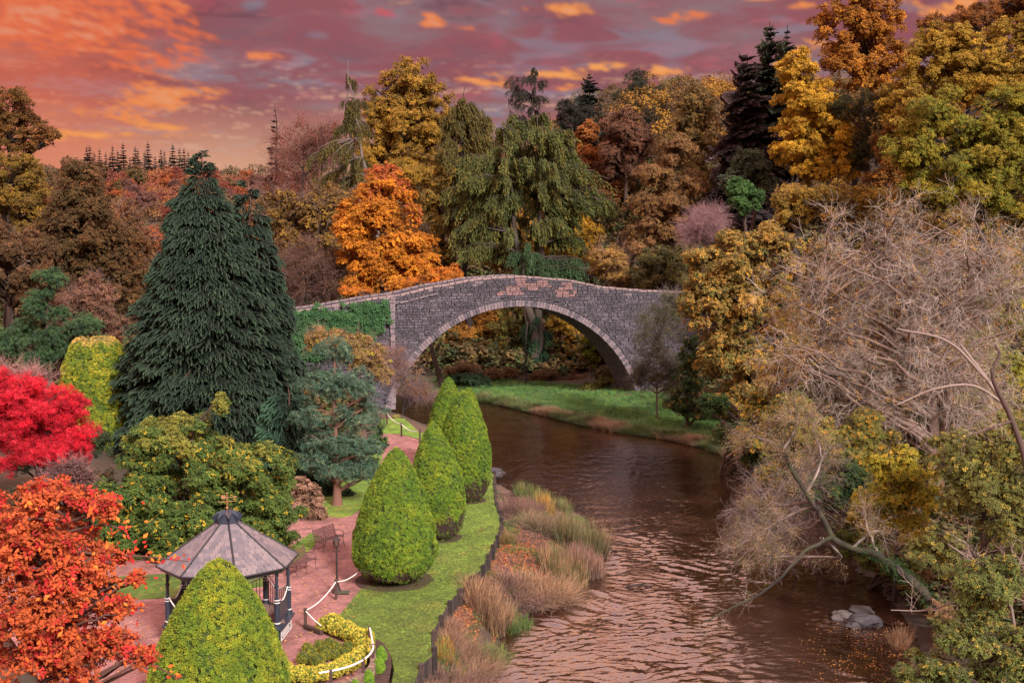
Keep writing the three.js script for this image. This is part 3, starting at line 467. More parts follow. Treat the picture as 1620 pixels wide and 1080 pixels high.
/* a conifer whose limbs arch out and hang in tresses */
function weeper(name, label, category, o) {
  rnd = mulberry(o.seed ?? Math.round(o.lobes[0][0] + o.lobes[0][1] * 3 + o.D));
  const D = o.D, lobes = o.lobes.map((l) => lobeOf(l, D)), base = B(o.foot ?? o.lobes[0][0], D), root = thing(name, label, category, base, 0, o.group);
  for (const L of lobes) L.c.sub(base);
  const tops = (o.stems ?? [[o.lobes[0][0], o.lobes[0][1] - o.lobes[0][3]]]).map((q) => at(q[0], q[1], q[2] ?? D).sub(base)), t0 = new Grow(), lines = tops.map((t) => { const tr = trunkLine(V(rr(-.3, .3), -0.3, 0), t, o.bend ?? 0.05, 14); t0.tube(tr, (u) => (o.r0 ?? 0.45) * (1 - 0.92 * u), 8); return tr; });
  part('trunk', t0.build(true), bark(o.bark ?? GREYBARK), root);
  const tips = []; for (const L of lobes) for (let i = 0, n = Math.ceil((o.fill ?? 1) * 30 * (L.px / 4000) ** 0.7); i < n; i++) { const u = unit(), f = rr(0.45, 1); if (u.y < -0.6) continue; tips.push(V(L.c.x + u.x * L.r.x * f, L.c.y + u.y * L.r.y * f, L.c.z + u.z * L.r.z * f)); }
  const g = new Grow(), arms = []; for (const t of tips) { let ln = lines[0], bd = 1e9; for (const l of lines) { const m = Math.abs(l[7].x - t.x); if (m < bd) { bd = m; ln = l; } } let best = ln[2], e0 = 1e9; for (let k = 2; k < ln.length; k++) { const dd = Math.hypot(ln[k].x - t.x, ln[k].z - t.z), e = Math.abs(ln[k].y - (t.y - (o.rise ?? -0.05) * dd)); if (e < e0) { e0 = e; best = ln[k]; } } const L = best.distanceTo(t), pts = bez(best, best.clone().lerp(t, 0.55).add(V(0, (o.arch ?? 0.22) * L, 0)), t, 8); for (let k = 2; k < 8; k++) pts[k].add(unit().multiplyScalar(0.02 * L)); g.tube(pts, (u) => Math.min(0.16, 0.018 * L + 0.02) * (1 - 0.85 * u), 4); arms.push(pts); }
  part('limbs', g.build(true), bark(o.bark ?? GREYBARK), root);
  const list = [], cols = o.cols.map((c) => mul3(C(...c), KF)), S = (o.size ?? 28) * mpp(D);
  for (const a of arms) { const tone = rnd(); const per = o.per ?? 16; for (let i = 0; i < per; i++) { const t = rr(o.start ?? 0.3, 1) * 8, k = Math.min(7, Math.floor(t)), p = a[k].clone().lerp(a[k + 1], t - k).add(V(rr(-.25, .25), rr(-.25, .15), rr(-.25, .25)).multiplyScalar(S * 0.5)); let c = mix3(cols[0], cols[1], clamp(tone * 0.6 + rnd() * 0.4, 0, 1)); if (cols[2] && rnd() < (o.acc ?? 0.1)) c = cols[2]; const dir = V(a[k + 1].x - a[k].x, 0, a[k + 1].z - a[k].z).normalize().multiplyScalar(rr(0, o.fling ?? 0.5)).add(V(0, 1, 0).multiplyScalar(1)).normalize(); dir.x *= -1; dir.z *= -1; list.push([p, spun(toward(QY, dir), QY, rnd() * 6.28), V(S * rr(0.55, 0.9), S * rr(0.5, 1.2), S * rr(0.55, 0.9)), mul3(c, rr(0.7, 1.25))]); } }
  instances('crown', pick(KIT.strand), LEAFV, list, root); nInst += list.length; return root;
}
/* a leafless tree: limbs, then sprays of bare twigs */
function bare(name, label, category, o) {
  rnd = mulberry(o.seed ?? Math.round(o.lobes[0][0] + o.lobes[0][1] * 5 + o.D));
  const D = o.D, lobes = o.lobes.map((l) => lobeOf(l, D)), base = o.base ? B(o.base[0], o.base[1]) : B(o.lobes[0][0], D), root = thing(name, label, category, base, 0, o.group), rel = (q) => at(q[0], q[1], q[2] ?? D).sub(base);
  for (const L of lobes) L.c.sub(base);
  const cl = clumpsOf(lobes, { clump: o.clump ?? 0.26, fill: o.fill ?? 1 });
  const stems = (o.stems ?? [[[o.lobes[0][0], o.lobes[0][1]]]]).map((st) => curve([V(rr(-.2, .2), -0.3, rr(-.2, .2)), ...st.map(rel)], 14)), t0 = new Grow(); stems.forEach((s, i) => t0.tube(s, (t) => (o.r0 ?? 0.3) * (i ? 0.7 : 1) * (1 - 0.75 * t), 8));
  part('trunk', t0.build(true), bark(o.trunkc ?? o.bark ?? GREYBARK), root);
  const g = new Grow(), arms = [];
  stems.forEach((s, i) => { const mine = cl.filter((_, j) => j % stems.length === i).map((c) => c.c); arms.push(...limbsTo(g, s, mine, (o.r0 ?? 0.3) * 0.9, o.limbs ?? 70)); });
  if (o.sub) { const main = arms.slice(); for (const a of main) for (let i = 0; i < o.sub; i++) { const k = 2 + Math.floor(rnd() * 4), p = a[k], L = rr(.7, 2.2), d = a[k + 1].clone().sub(a[k]).normalize().multiplyScalar(.6).add(unit().multiplyScalar(.8)); d.y -= (o.droop ?? 0) * .3; d.normalize(); const e = p.clone().addScaledVector(d, L); e.y -= (o.droop ?? 0) * L * rr(.1, .5); const pts = bez(p, p.clone().addScaledVector(d, L * .6), e, 6); g.tube(pts, (t) => .03 * (1 - .75 * t), 3); arms.push(pts); } }
  part('limbs', g.build(true), bark(o.limbc ?? o.bark ?? GREYBARK), root);
  const list = [], S = (o.size ?? 38) * mpp(D), c1 = C(...o.cols[0]), c2 = C(...o.cols[1]), dr = o.droop ?? 0;
  for (const a of arms) for (let i = 0; i < (o.per ?? 9); i++) { const t = rr(0.35, 1) * 6, k = Math.min(5, Math.floor(t)), p = a[k].clone().lerp(a[k + 1], t - k), d = a[k + 1].clone().sub(a[k]).normalize().multiplyScalar(0.7).add(unit().multiplyScalar(0.75)); d.y -= dr * rr(0, 1.4); d.normalize(); list.push([p, spun(toward(QY, d), QY, rnd() * 6.28), S * rr(0.55, 1.25), mul3(mix3(c1, c2, rnd()), rr(0.7, 1.2))]); }
  for (const c of cl) for (let i = 0; i < (o.more ?? 3); i++) { const d = c.u.clone().multiplyScalar(0.8).add(unit().multiplyScalar(0.9)); d.y -= dr * rr(0, 1.2); d.normalize(); list.push([c.c.clone().add(unit().multiplyScalar(c.rc * 0.6)), spun(toward(QY, d), QY, rnd() * 6.28), S * rr(0.5, 1.1), mul3(mix3(c1, c2, rnd()), rr(0.7, 1.2))]); }
  instances('twigs', pick(o.curly ? KIT.twigfine : KIT.twig), TWIG, list, root); nInst += list.length;
  if (o.leaves) { const lv = [], cols = o.lcols.map((c) => mul3(C(...c), KF)), s = (o.lsize ?? 5) * mpp(D); for (const c of cl) for (let i = 0; i < o.leaves; i++) { const p = c.c.clone().add(unit().multiplyScalar(c.rc * Math.cbrt(rnd()) * 1.1)); lv.push([p, spun(toward(QY, unit()), QY, rnd() * 6), s * rr(0.6, 1.3), mul3(pick(cols), rr(0.7, 1.25))]); } instances('crown', pick(KIT.sparse), LEAF, lv, root); nInst += lv.length; }
  return root;
}
/* ------------------------------------------------------------------ trees beyond the bridge and on the hillsides */
const T = 'tree';
// far left valley
broad('oak_tree', 'olive brown oak in the upper left corner with sky showing through its crown', T, { D: 120, lobes: [[18, 182, 62, 44], [70, 214, 26, 20], [-50, 190, 70, 60], [30, 225, 50, 25]], cols: [[122, 76, 28], [92, 70, 26], [150, 92, 40]], clump: 0.22, fill: 0.75, limbs: 90, dens: 0.75, bark: DARKBARK });
broad('olive_tree', 'yellow olive tree at the left edge below the oak', T, { D: 106, lobes: [[15, 290, 60, 55], [50, 330, 40, 50], [-40, 320, 60, 70]], cols: [[132, 104, 28], [110, 84, 34], [150, 110, 40]] });
broad('beech_tree', 'tall dark olive brown tree left of the big cypress', T, { D: 98, lobes: [[125, 305, 52, 62], [150, 385, 70, 85], [95, 400, 65, 85], [190, 440, 45, 80], [110, 480, 70, 60]], cols: [[104, 72, 38], [84, 68, 34], [124, 82, 46]], clump: 0.26 });
broad('beech_tree', 'rusty brown tree at the left edge above the pine pads', T, { D: 94, lobes: [[15, 410, 70, 80], [60, 450, 50, 60], [-40, 420, 60, 90]], cols: [[112, 76, 44], [88, 66, 40], [128, 90, 60]], clump: 0.26 });
broad('beech_tree', 'thin orange brown tree between the olive brown tree and the cypress', T, { D: 104, lobes: [[212, 400, 36, 70], [225, 470, 40, 80], [190, 350, 30, 40]], cols: [[126, 82, 46], [104, 74, 40], [150, 94, 52]], dens: 0.7, twigs: 2 });
broad('brown_shrub', 'pinkish brown shrub behind the flat topped yew', 'shrub', { D: 84, lobes: [[140, 470, 45, 40], [165, 520, 40, 50], [115, 500, 40, 40]], cols: [[140, 96, 78], [116, 84, 66], [150, 110, 84]], size: 4, dens: .8, twigs: 2 });
broad('garden_pine', 'dark green pine with cloudlike needle pads at the left edge', T, { D: 80, lobes: [[82, 438, 30, 18], [70, 466, 24, 10], [60, 490, 34, 22], [88, 500, 22, 16], [25, 530, 40, 24], [85, 533, 40, 20], [130, 515, 36, 18], [150, 540, 34, 18], [50, 560, 60, 22], [-10, 550, 40, 40], [120, 560, 40, 18]], cols: [[62, 92, 56], [84, 112, 68], [40, 70, 52]], kit: 'needle', size: 5, clump: 0.42, dens: 1.1, acc: .2 });
{ // far woods on the valley side: dark firs in a row and rounded autumn trees, copied
  rnd = mulberry(300);
  const f0 = fir('distant_fir', 'dark distant fir in the row on the skyline left of the big cypress', T, { D: 470, apex: [137, 229], w: 15, cols: [[46, 50, 48], [60, 62, 56]], levels: 16, whorl: 7, from: 0.35, pow: 1, ragged: .4, group: 'firs on the far skyline' });
  const rowx = [145, 152, 160, 167, 175, 181, 189, 196, 205, 214, 221, 229, 237, 246, 254, 261, 268, 276, 284, 291, 300, 310];
  rowx.forEach((px, i) => {  const c = f0.clone(); c.name = numbered('distant_fir'); const d = 450 + 60 * rnd(), b = B(px, d), top = at(px, 226 + 22 * rnd() - (i % 5 === 2 ? 4 : 0) + (px > 280 ? 4 : 0), d); c.position.copy(b); c.scale.setScalar((top.y - b.y) / (at(137, 229, 470).y - B(137, 470).y)); c.rotation.y = rnd() * 6; scene.add(c); });
  const kinds = [['red brown', [[150, 74, 56], [120, 66, 50]]], ['orange', [[176, 92, 44], [146, 84, 44]]], ['olive', [[110, 88, 48], [92, 76, 44]]], ['dusky pink', [[128, 84, 74], [110, 74, 66]]]];
  kinds.forEach(([w, cols], k) => {
    const lab = w + ' rounded autumn tree in the far wood left of the big cypress', grp = w + ' trees in the far wood';
    const p0 = broad('distant_tree', lab, T, { D: 300, lobes: [[190 + k * 3, 300, 22, 17], [196, 312, 26, 16]], cols, size: 3.4, clump: 0.34, dens: 0.9, limbs: 14, group: grp, seed: 400 + k });
    for (let i = 0; i < 15; i++) { const c = p0.clone(); c.name = numbered('distant_tree'); const px = rr(100, 500), d = rr(215, 400), b = B(px, d), ty = lerp(330, 262, ss(215, 400, d)) + rr(-14, 14) - (px > 330 ? 22 * ss(330, 470, px) : 0), top = at(px, ty, d), h0 = 22; const sc = clamp((top.y - b.y) / 26, 0.75, 1.7); c.position.copy(b); c.scale.set(sc * rr(0.9, 1.2), sc, sc * rr(0.9, 1.2)); c.rotation.y = rnd() * 6; scene.add(c); }
  });
  // the rest of the far wood reads as one mass: rounded crowns of one tone each
  const mass = (name, label, n, per, d0, d1, p0, p1, r0, r1, h0, h1, cols, geo, leaf) => { const list = []; for (let i = 0; i < n; i++) { const d = rr(d0, d1), b = B(rr(p0, p1), d), R = rr(r0, r1), hh = rr(h0, h1), c = pick(cols), k = rr(.75, 1.2); for (let j = 0; j < per; j++) { const u = unit(); u.y = Math.abs(u.y) * 1.2 - .35; list.push([V(b.x + u.x * R * rr(.8, 1.05), b.y + hh + u.y * R, b.z + u.z * R), spun(toward(QY, u.clone().add(V(0, .5, 0)).normalize()), QY, rnd() * 6), leaf * rr(.7, 1.4), mul3(C(...c), KF * k * rr(.75, 1.2))]); } } nInst += list.length; tag(instances(name, geo, LEAF, list, scene), label, 'wood'); };
  mass('distant_wood', 'far autumn wood covering the valley side on the left', 420, 70, 225, 620, -500, 700, 4, 6.5, 2, 5, [[140, 82, 54], [118, 84, 50], [104, 78, 56], [136, 76, 58], [96, 80, 46], [150, 94, 48]], KIT.small[1], 1.1);
  mass('hillside_wood', 'brown wood on the hillside seen in gaps between the tall trees', 430, 90, 158, 300, 420, 1900, 3.6, 6, 3, 9, [[124, 88, 46], [104, 84, 46], [92, 72, 48], [96, 90, 44], [140, 102, 40], [158, 116, 40]], KIT.small[2], .7);
  mass('hillside_thicket', 'brown and olive thicket covering the slope above the bare willow', 210, 60, 92, 165, 1120, 1900, 2, 3.6, .5, 2.5, [[124, 92, 42], [104, 88, 40], [92, 74, 40], [84, 84, 44], [140, 96, 40]], KIT.small[0], .5);
}
// behind the left abutment
bare('birch_tree', 'reddish brown twiggy tree behind the left end of the bridge near the larch', T, { D: 168, lobes: [[480, 240, 50, 60], [455, 300, 60, 60], [520, 230, 30, 40]], cols: [[138, 90, 80], [106, 76, 68]], size: 26, per: 10, more: 5, bark: DARKBARK, r0: .25, leaves: 16, lcols: [[140, 70, 56], [110, 66, 50]], lsize: 5 });
fir('spindly_fir', 'thin dark fir tip standing above the red brown twigs left of the larch', T, { D: 175, apex: [434, 165], w: 20, cols: [[84, 66, 44], [66, 62, 40]], levels: 22, whorl: 5, from: 0.3, ragged: .5 });
broad('sycamore_tree', 'mixed yellow and brown tree just right of the cypress top', T, { D: 142, lobes: [[470, 360, 55, 60], [500, 420, 50, 70], [440, 330, 40, 40], [520, 330, 40, 50]], cols: [[124, 92, 40], [102, 74, 44], [150, 116, 40]], acc: .2, dens: .8, twigs: 2 });
bare('thorn_tree', 'dark purple brown bare tree above the ivy covered wall', T, { D: 126, lobes: [[485, 430, 42, 55], [520, 440, 26, 45], [455, 440, 40, 50]], cols: [[112, 78, 74], [90, 66, 64]], size: 24, more: 6, bark: DARKBARK, r0: .22, leaves: 14, lcols: [[110, 84, 50], [96, 66, 48]], lsize: 5 });
broad('lime_tree', 'tall golden lime tree on the skyline left of the weeping hemlock', T, { D: 165, lobes: [[655, 132, 52, 48], [640, 195, 70, 58], [692, 200, 44, 70], [608, 175, 46, 50], [596, 240, 52, 46], [655, 275, 70, 54]], cols: [[164, 122, 36], [130, 104, 36], [180, 134, 46]], clump: .2, fill: .85, bark: DARKBARK });
weeper('leaning_larch', 'leaning larch with a bent top and long drooping boughs', T, { D: 148, foot: 612, lobes: [[545, 240, 62, 44], [565, 180, 22, 40], [520, 290, 44, 24], [575, 280, 40, 34]], stems: [[550, 97]], cols: [[96, 84, 36], [76, 74, 38], [120, 96, 40]], fill: .8, size: 22, per: 15, rise: -0.35, arch: .1, bend: .02, bark: GREYBARK, r0: .4 });
weeper('larch_top', 'ragged narrow conifer top beside the golden lime tree', T, { D: 152, foot: 600, lobes: [[556, 132, 12, 30], [560, 170, 24, 22], [566, 205, 34, 24]], stems: [[549, 96]], cols: [[92, 80, 40], [80, 72, 40]], fill: 1, size: 13, per: 12, rise: -.3, arch: .1 });
broad('maple_tree', 'bright orange maple above the left haunch of the bridge', T, { D: 125, lobes: [[600, 345, 66, 66], [607, 292, 40, 34], [570, 400, 52, 56], [640, 405, 52, 60], [612, 440, 76, 44], [555, 350, 30, 40], [690, 445, 34, 18]], cols: [[210, 134, 30], [178, 108, 28], [220, 154, 46]], topc: [184, 98, 52], topf: .72, clump: .24, size: 4.6, dens: 1.05, bark: DARKBARK });
broad('maple_bush', 'low orange maple growth peeping over the parapet right of the maple', 'bush', { D: 121, lobes: [[705, 436, 32, 18], [670, 450, 30, 14], [560, 462, 30, 10]], cols: [[222, 126, 30], [180, 110, 36], [150, 120, 40]], size: 4.4 });
broad('elm_tree', 'olive gold tree between the orange maple and the hemlock', T, { D: 142, lobes: [[700, 340, 36, 70], [715, 270, 30, 50], [690, 410, 34, 40]], cols: [[144, 114, 44], [116, 98, 42], [168, 126, 44]] });
// the hemlock and what stands round it
weeper('weeping_hemlock', 'huge olive green weeping hemlock towering above the middle of the bridge', T, { D: 134, foot: 850, lobes: [[850, 290, 46, 80], [845, 212, 78, 40], [830, 262, 112, 58], [895, 295, 92, 50], [760, 310, 66, 56], [940, 318, 48, 36], [735, 385, 44, 40], [850, 365, 90, 44]], bark: C(74, 64, 58), stems: [[850, 186], [795, 205]], cols: [[94, 98, 46], [74, 84, 46], [112, 104, 48]], acc: .25, fill: 1.3, size: 27, per: 22, fling: .9, r0: .6, rise: .05 });
weeper('weeping_hemlock', 'narrower brownish green conifer with hanging boughs left of the huge hemlock', T, { D: 142, foot: 745, lobes: [[738, 188, 46, 36], [726, 250, 52, 56], [740, 330, 50, 60], [775, 215, 40, 40]], stems: [[735, 138]], cols: [[104, 92, 42], [84, 78, 40], [120, 100, 44]], fill: 1.5, size: 26, per: 20, bark: DARKBARK });
broad('undergrowth_tree', 'golden yellow tree seen under the hemlock boughs', T, { D: 146, lobes: [[905, 380, 50, 50], [870, 400, 40, 40], [930, 420, 30, 30], [800, 400, 40, 40]], cols: [[190, 140, 24], [150, 116, 28], [206, 150, 40]], dens: .9 });
weeper('hemlock_sapling', 'small bluish green conifer behind the crown of the bridge', T, { D: 124, foot: 835, lobes: [[835, 405, 38, 22], [850, 430, 40, 16], [925, 430, 24, 22]], cols: [[74, 100, 62], [60, 86, 56]], fill: 1.8, size: 18, per: 18, r0: .12, bark: DARKBARK });
weeper('cedar_top', 'dark flat topped cedar rising behind the hemlock', T, { D: 168, foot: 825, lobes: [[825, 130, 44, 16], [800, 152, 36, 13], [846, 114, 16, 12], [850, 158, 28, 12], [825, 178, 44, 20], [835, 205, 50, 20]], bark: DARKBARK, stems: [[846, 108]], cols: [[66, 58, 48], [54, 52, 44]], fill: 1.2, size: 13, per: 16, rise: .3, arch: 0.02, fling: .9 });
fir('dark_fir', 'dark pointed fir on the skyline, the left one of the two right of the cedar', T, { D: 178, apex: [932, 112], w: 44, cols: [[56, 58, 48], [44, 50, 44]], levels: 26, whorl: 9, from: .35, ragged: .45 });
broad('dark_yew', 'low dark rounded evergreen at the foot of the left skyline fir', T, { D: 172, lobes: [[902, 180, 26, 24], [925, 190, 24, 26], [890, 195, 16, 16]], cols: [[62, 54, 48], [50, 50, 44]], kit: 'needle', size: 5 });
broad('dark_pine', 'dark rounded pine on the skyline, the right one of the two right of the cedar', T, { D: 176, lobes: [[1012, 130, 26, 24], [1000, 160, 34, 28], [1035, 165, 32, 32], [1015, 190, 46, 26]], cols: [[64, 66, 46], [50, 54, 42]], kit: 'needle', size: 5, clump: .3 });
broad('copper_tree', 'copper brown rounded tree below the two dark skyline firs', T, { D: 158, lobes: [[985, 205, 44, 40], [980, 250, 44, 40], [1005, 235, 34, 44]], cols: [[116, 74, 54], [96, 66, 48], [130, 84, 60]], size: 4.6 });
broad('orange_tree', 'hazy orange tree between the hemlock and the copper brown tree', T, { D: 164, lobes: [[945, 260, 34, 44], [965, 310, 40, 34], [930, 215, 20, 26]], cols: [[168, 98, 40], [136, 88, 40], [180, 110, 44]] });
broad('alder_tree', 'olive brown open crowned tree left of the tall dark conifers', T, { D: 152, lobes: [[1100, 165, 38, 36], [1085, 210, 32, 40], [1115, 230, 34, 50], [1105, 285, 36, 40]], cols: [[116, 90, 44], [98, 80, 42], [134, 98, 44]], dens: .8, bark: DARKBARK });
broad('layered_tree', 'tan brown tree with layered foliage right of the hemlock', T, { D: 130, lobes: [[1068, 240, 38, 24], [1045, 275, 50, 24], [1080, 290, 44, 22], [1050, 325, 56, 26], [1085, 340, 42, 24], [1030, 370, 50, 30], [1010, 400, 44, 24]], cols: [[138, 98, 60], [116, 86, 50], [150, 112, 56]], clump: .36, size: 4.6 });
bare('twiggy_shrub', 'mauve twiggy shrub between the layered tree and the chestnut', 'shrub', { D: 112, lobes: [[1122, 350, 40, 22], [1100, 365, 30, 18]], cols: [[158, 118, 118], [130, 100, 104]], size: 18, per: 10, more: 8, r0: .1 });
fir('tall_fir', 'tall dark green fir, the highest tree on the skyline right of the middle', T, { D: 142, apex: [1218, 34], w: 52, cols: [[66, 68, 42], [50, 54, 40]], levels: 30, whorl: 9, from: .3, ragged: .6, pow: .6 });
fir('tall_fir', 'second dark fir tip leaning beside the highest fir', T, { D: 139, apex: [1246, 38], w: 40, cols: [[66, 66, 42], [54, 56, 40]], levels: 26, whorl: 8, from: .35, ragged: .5, pow: .6 });
fir('copper_fir', 'broad purplish dark conifer left of the highest fir', T, { D: 137, apex: [1182, 84], w: 62, cols: [[76, 58, 58], [60, 48, 50]], levels: 28, whorl: 10, from: .25, ragged: .5, pow: .55 });
broad('hazel_bush', 'bright green bush below the dark conifers', 'bush', { D: 118, lobes: [[1182, 318, 30, 24], [1170, 300, 26, 20]], cols: [[74, 108, 48], [60, 92, 44]] });
broad('willow_bush', 'grey green bush behind the bright green one below the dark conifers', 'bush', { D: 124, lobes: [[1190, 260, 32, 32], [1165, 290, 26, 30], [1210, 290, 24, 34]], cols: [[92, 98, 68], [78, 88, 64]], dens: .9 });
// right hillside
broad('golden_tree', 'golden orange tree with a pointed crown right of the dark conifers', T, { D: 118, lobes: [[1262, 108, 34, 34], [1275, 160, 54, 44], [1310, 205, 54, 46], [1265, 225, 48, 50], [1310, 262, 60, 36]], cols: [[200, 152, 36], [166, 130, 36], [212, 168, 54]], clump: .22, size: 4.8, bark: DARKBARK });
broad('orange_beech', 'deep orange beech against the sky at the top right', T, { D: 122, lobes: [[1335, 30, 54, 46], [1395, 40, 44, 50], [1350, 100, 60, 50], [1405, 110, 54, 60], [1375, -30, 60, 40]], cols: [[178, 114, 32], [146, 98, 32], [196, 136, 44]], clump: .22, fill: .8, limbs: 80, bark: DARKBARK });
broad('shaded_yew', 'nearly black evergreen between the golden tree and the green sycamore', T, { D: 116, lobes: [[1365, 250, 28, 46], [1390, 190, 40, 70], [1340, 170, 26, 30]], cols: [[60, 66, 34], [74, 60, 30]], kit: 'needle', size: 5 });
broad('golden_ash', 'large olive gold tree filling the upper right corner', T, { D: 108, lobes: [[1480, 110, 66, 50], [1550, 120, 70, 60], [1610, 90, 60, 70], [1440, 170, 50, 60], [1500, 60, 50, 30], [1660, 140, 70, 90]], cols: [[172, 134, 38], [140, 114, 38], [186, 150, 52]], clump: .24, bark: DARKBARK });
broad('russet_oak', 'russet oak crown touching the top edge in the right corner', T, { D: 126, lobes: [[1540, 30, 50, 32], [1600, 20, 50, 40], [1660, 20, 60, 60], [1475, 45, 30, 30]], cols: [[140, 84, 28], [110, 72, 30], [160, 96, 36]], clump: .22, fill: .8, bark: DARKBARK });
broad('russet_beech', 'russet tree in the dark gap below the orange beech', T, { D: 112, lobes: [[1415, 250, 40, 60], [1400, 300, 40, 40], [1440, 310, 40, 40]], cols: [[150, 92, 26], [110, 78, 30], [170, 110, 36]] });
broad('green_sycamore', 'big yellow green sycamore with a twisted dark stem at the right edge', T, { D: 94, base: [1560, 94], trunk: [[1548, 300], [1535, 240], [1500, 190], [1470, 165]], r0: .38, lobes: [[1500, 190, 80, 50], [1560, 230, 76, 66], [1450, 240, 56, 50], [1520, 290, 90, 60], [1610, 180, 60, 60], [1600, 320, 70, 70], [1470, 300, 50, 46]], cols: [[144, 126, 32], [110, 114, 30], [160, 134, 40]], clump: .24, size: 5, bark: DARKBARK });
broad('hazel_thicket', 'olive gold thicket below the golden tree and the dark evergreen on the slope', 'thicket', { D: 103, lobes: [[1290, 325, 66, 40], [1350, 335, 60, 40], [1410, 340, 56, 44], [1250, 330, 40, 34], [1470, 360, 60, 40]], cols: [[164, 124, 40], [122, 104, 42], [176, 136, 48]], size: 4.4, twigs: 1 });
// seen behind and above the right end of the bridge
broad('tan_bush', 'pale tan bush behind the right parapet of the bridge', 'bush', { D: 124, lobes: [[965, 420, 34, 36], [990, 440, 30, 22]], cols: [[168, 128, 66], [142, 110, 60], [180, 140, 60]], size: 4.4, twigs: 2 });
broad('olive_bush', 'dark olive tree standing behind the right end of the bridge', T, { D: 120, lobes: [[1050, 410, 48, 24], [1075, 430, 40, 30], [1030, 440, 40, 24], [1090, 400, 30, 24]], cols: [[104, 92, 46], [82, 78, 44], [120, 108, 50]], size: 4.4 });
// through the arch
broad('undergrowth_tree', 'orange brown tree seen through the left half of the arch', T, { D: 142, lobes: [[745, 535, 44, 40], [715, 560, 34, 30], [780, 505, 34, 26]], cols: [[176, 112, 36], [130, 96, 36], [190, 130, 40]], size: 4.4 });
broad('undergrowth_tree', 'olive green tree seen through the arch left of the hanging conifer', T, { D: 138, lobes: [[790, 545, 36, 40], [815, 510, 30, 34], [760, 570, 34, 22]], cols: [[108, 98, 38], [88, 86, 36], [140, 110, 40]], size: 4.4 });
weeper('hanging_conifer', 'dark blue green hanging conifer seen through the middle of the arch', T, { D: 134, foot: 852, lobes: [[850, 530, 24, 44], [838, 570, 22, 26], [862, 565, 20, 30]], cols: [[56, 88, 56], [46, 74, 52]], fill: 1.6, size: 24, per: 18, r0: .12, bark: DARKBARK });
broad('undergrowth_tree', 'yellow leaved tree seen through the arch right of the hanging conifer', T, { D: 137, lobes: [[900, 545, 34, 40], [890, 510, 28, 26], [920, 575, 24, 20]], cols: [[166, 120, 28], [120, 96, 30], [186, 140, 36]], size: 4.4 });
broad('lime_bush', 'bright yellow green bush under the right side of the arch', 'bush', { D: 131, lobes: [[945, 560, 22, 26], [955, 585, 20, 14], [938, 535, 16, 16]], cols: [[140, 148, 32], [110, 128, 32]], size: 4.4 });
broad('bracken_bank', 'rust brown bracken along the top of the grass bank under the arch', 'bracken', { D: 127, lobes: [[790, 592, 40, 8], [860, 598, 40, 8], [920, 604, 36, 9], [730, 585, 36, 8]], cols: [[120, 82, 56], [96, 76, 44], [140, 96, 64]], size: 4, clump: .6 });
broad('laurel_bush', 'dark green bush at the water edge behind the topiary tips', 'bush', { D: 121, lobes: [[755, 606, 24, 16], [735, 600, 22, 14], [772, 612, 14, 10]], cols: [[58, 82, 50], [46, 68, 46]], size: 4, clump: .5 });
broad('fern_patch', 'brown ferns on the bank inside the right foot of the arch', 'ferns', { D: 122, lobes: [[985, 604, 26, 9], [960, 594, 26, 12], [1005, 612, 18, 8]], cols: [[124, 96, 54], [92, 84, 44], [140, 106, 60]], size: 4, clump: .5 });
broad('bramble_bush', 'low olive bush at the right foot of the arch', 'bush', { D: 118, lobes: [[958, 606, 22, 9], [935, 612, 18, 7]], cols: [[120, 122, 44], [100, 92, 48]], size: 4, clump: .5 });
/* ------------------------------------------------------------------ trees and shrubs this side of the bridge */
// right bank
broad('chestnut_tree', 'orange and green chestnut tree beside the right end of the bridge', T, { D: 86, base: [1190, 88], lobes: [[1150, 410, 70, 50], [1125, 480, 60, 56], [1190, 470, 70, 70], [1160, 560, 66, 60], [1185, 630, 64, 46], [1225, 400, 50, 60], [1240, 540, 50, 70], [1120, 430, 40, 40]], cols: [[172, 132, 64], [98, 102, 50], [196, 152, 66]], acc: .2, clump: .26, size: 4.20, bark: DARKBARK, twigs: 1 });
broad('green_understorey', 'dark green bush at the water edge below the chestnut', 'bush', { D: 78, lobes: [[1130, 640, 26, 22], [1170, 690, 36, 26], [1210, 720, 40, 34]], cols: [[70, 96, 44], [52, 78, 38], [120, 112, 40]], size: 4.6 });
bare('riverside_sapling', 'thin grey twigged sapling with small dark leaves in front of the right pier', T, { D: 99, lobes: [[1040, 540, 44, 60], [1060, 490, 34, 34], [1020, 590, 30, 34], [1070, 590, 30, 40]], cols: [[124, 108, 104], [96, 88, 84]], size: 17, per: 8, more: 4, r0: .1, leaves: 30, lcols: [[72, 80, 46], [58, 70, 46], [110, 100, 50]], lsize: 3.6, bark: GREYBARK });
bare('thorn_bush', 'leafless purplish thorn bush over the water at the left foot of the arch', 'bush', { D: 97, lobes: [[640, 600, 36, 34], [622, 570, 26, 30], [665, 620, 22, 18]], cols: [[132, 104, 104], [104, 84, 86]], size: 17, per: 9, more: 5, r0: .08, leaves: 7, lcols: [[180, 122, 60], [150, 104, 60]], lsize: 3, bark: DARKBARK });
broad('field_maple', 'tan leaved small tree against the bridge wall below the ivy', T, { D: 92, lobes: [[575, 560, 40, 30], [545, 545, 40, 24], [600, 585, 24, 26], [505, 540, 30, 24]], cols: [[168, 130, 84], [136, 110, 64], [166, 152, 60]], size: 4, dens: .8, twigs: 2 });
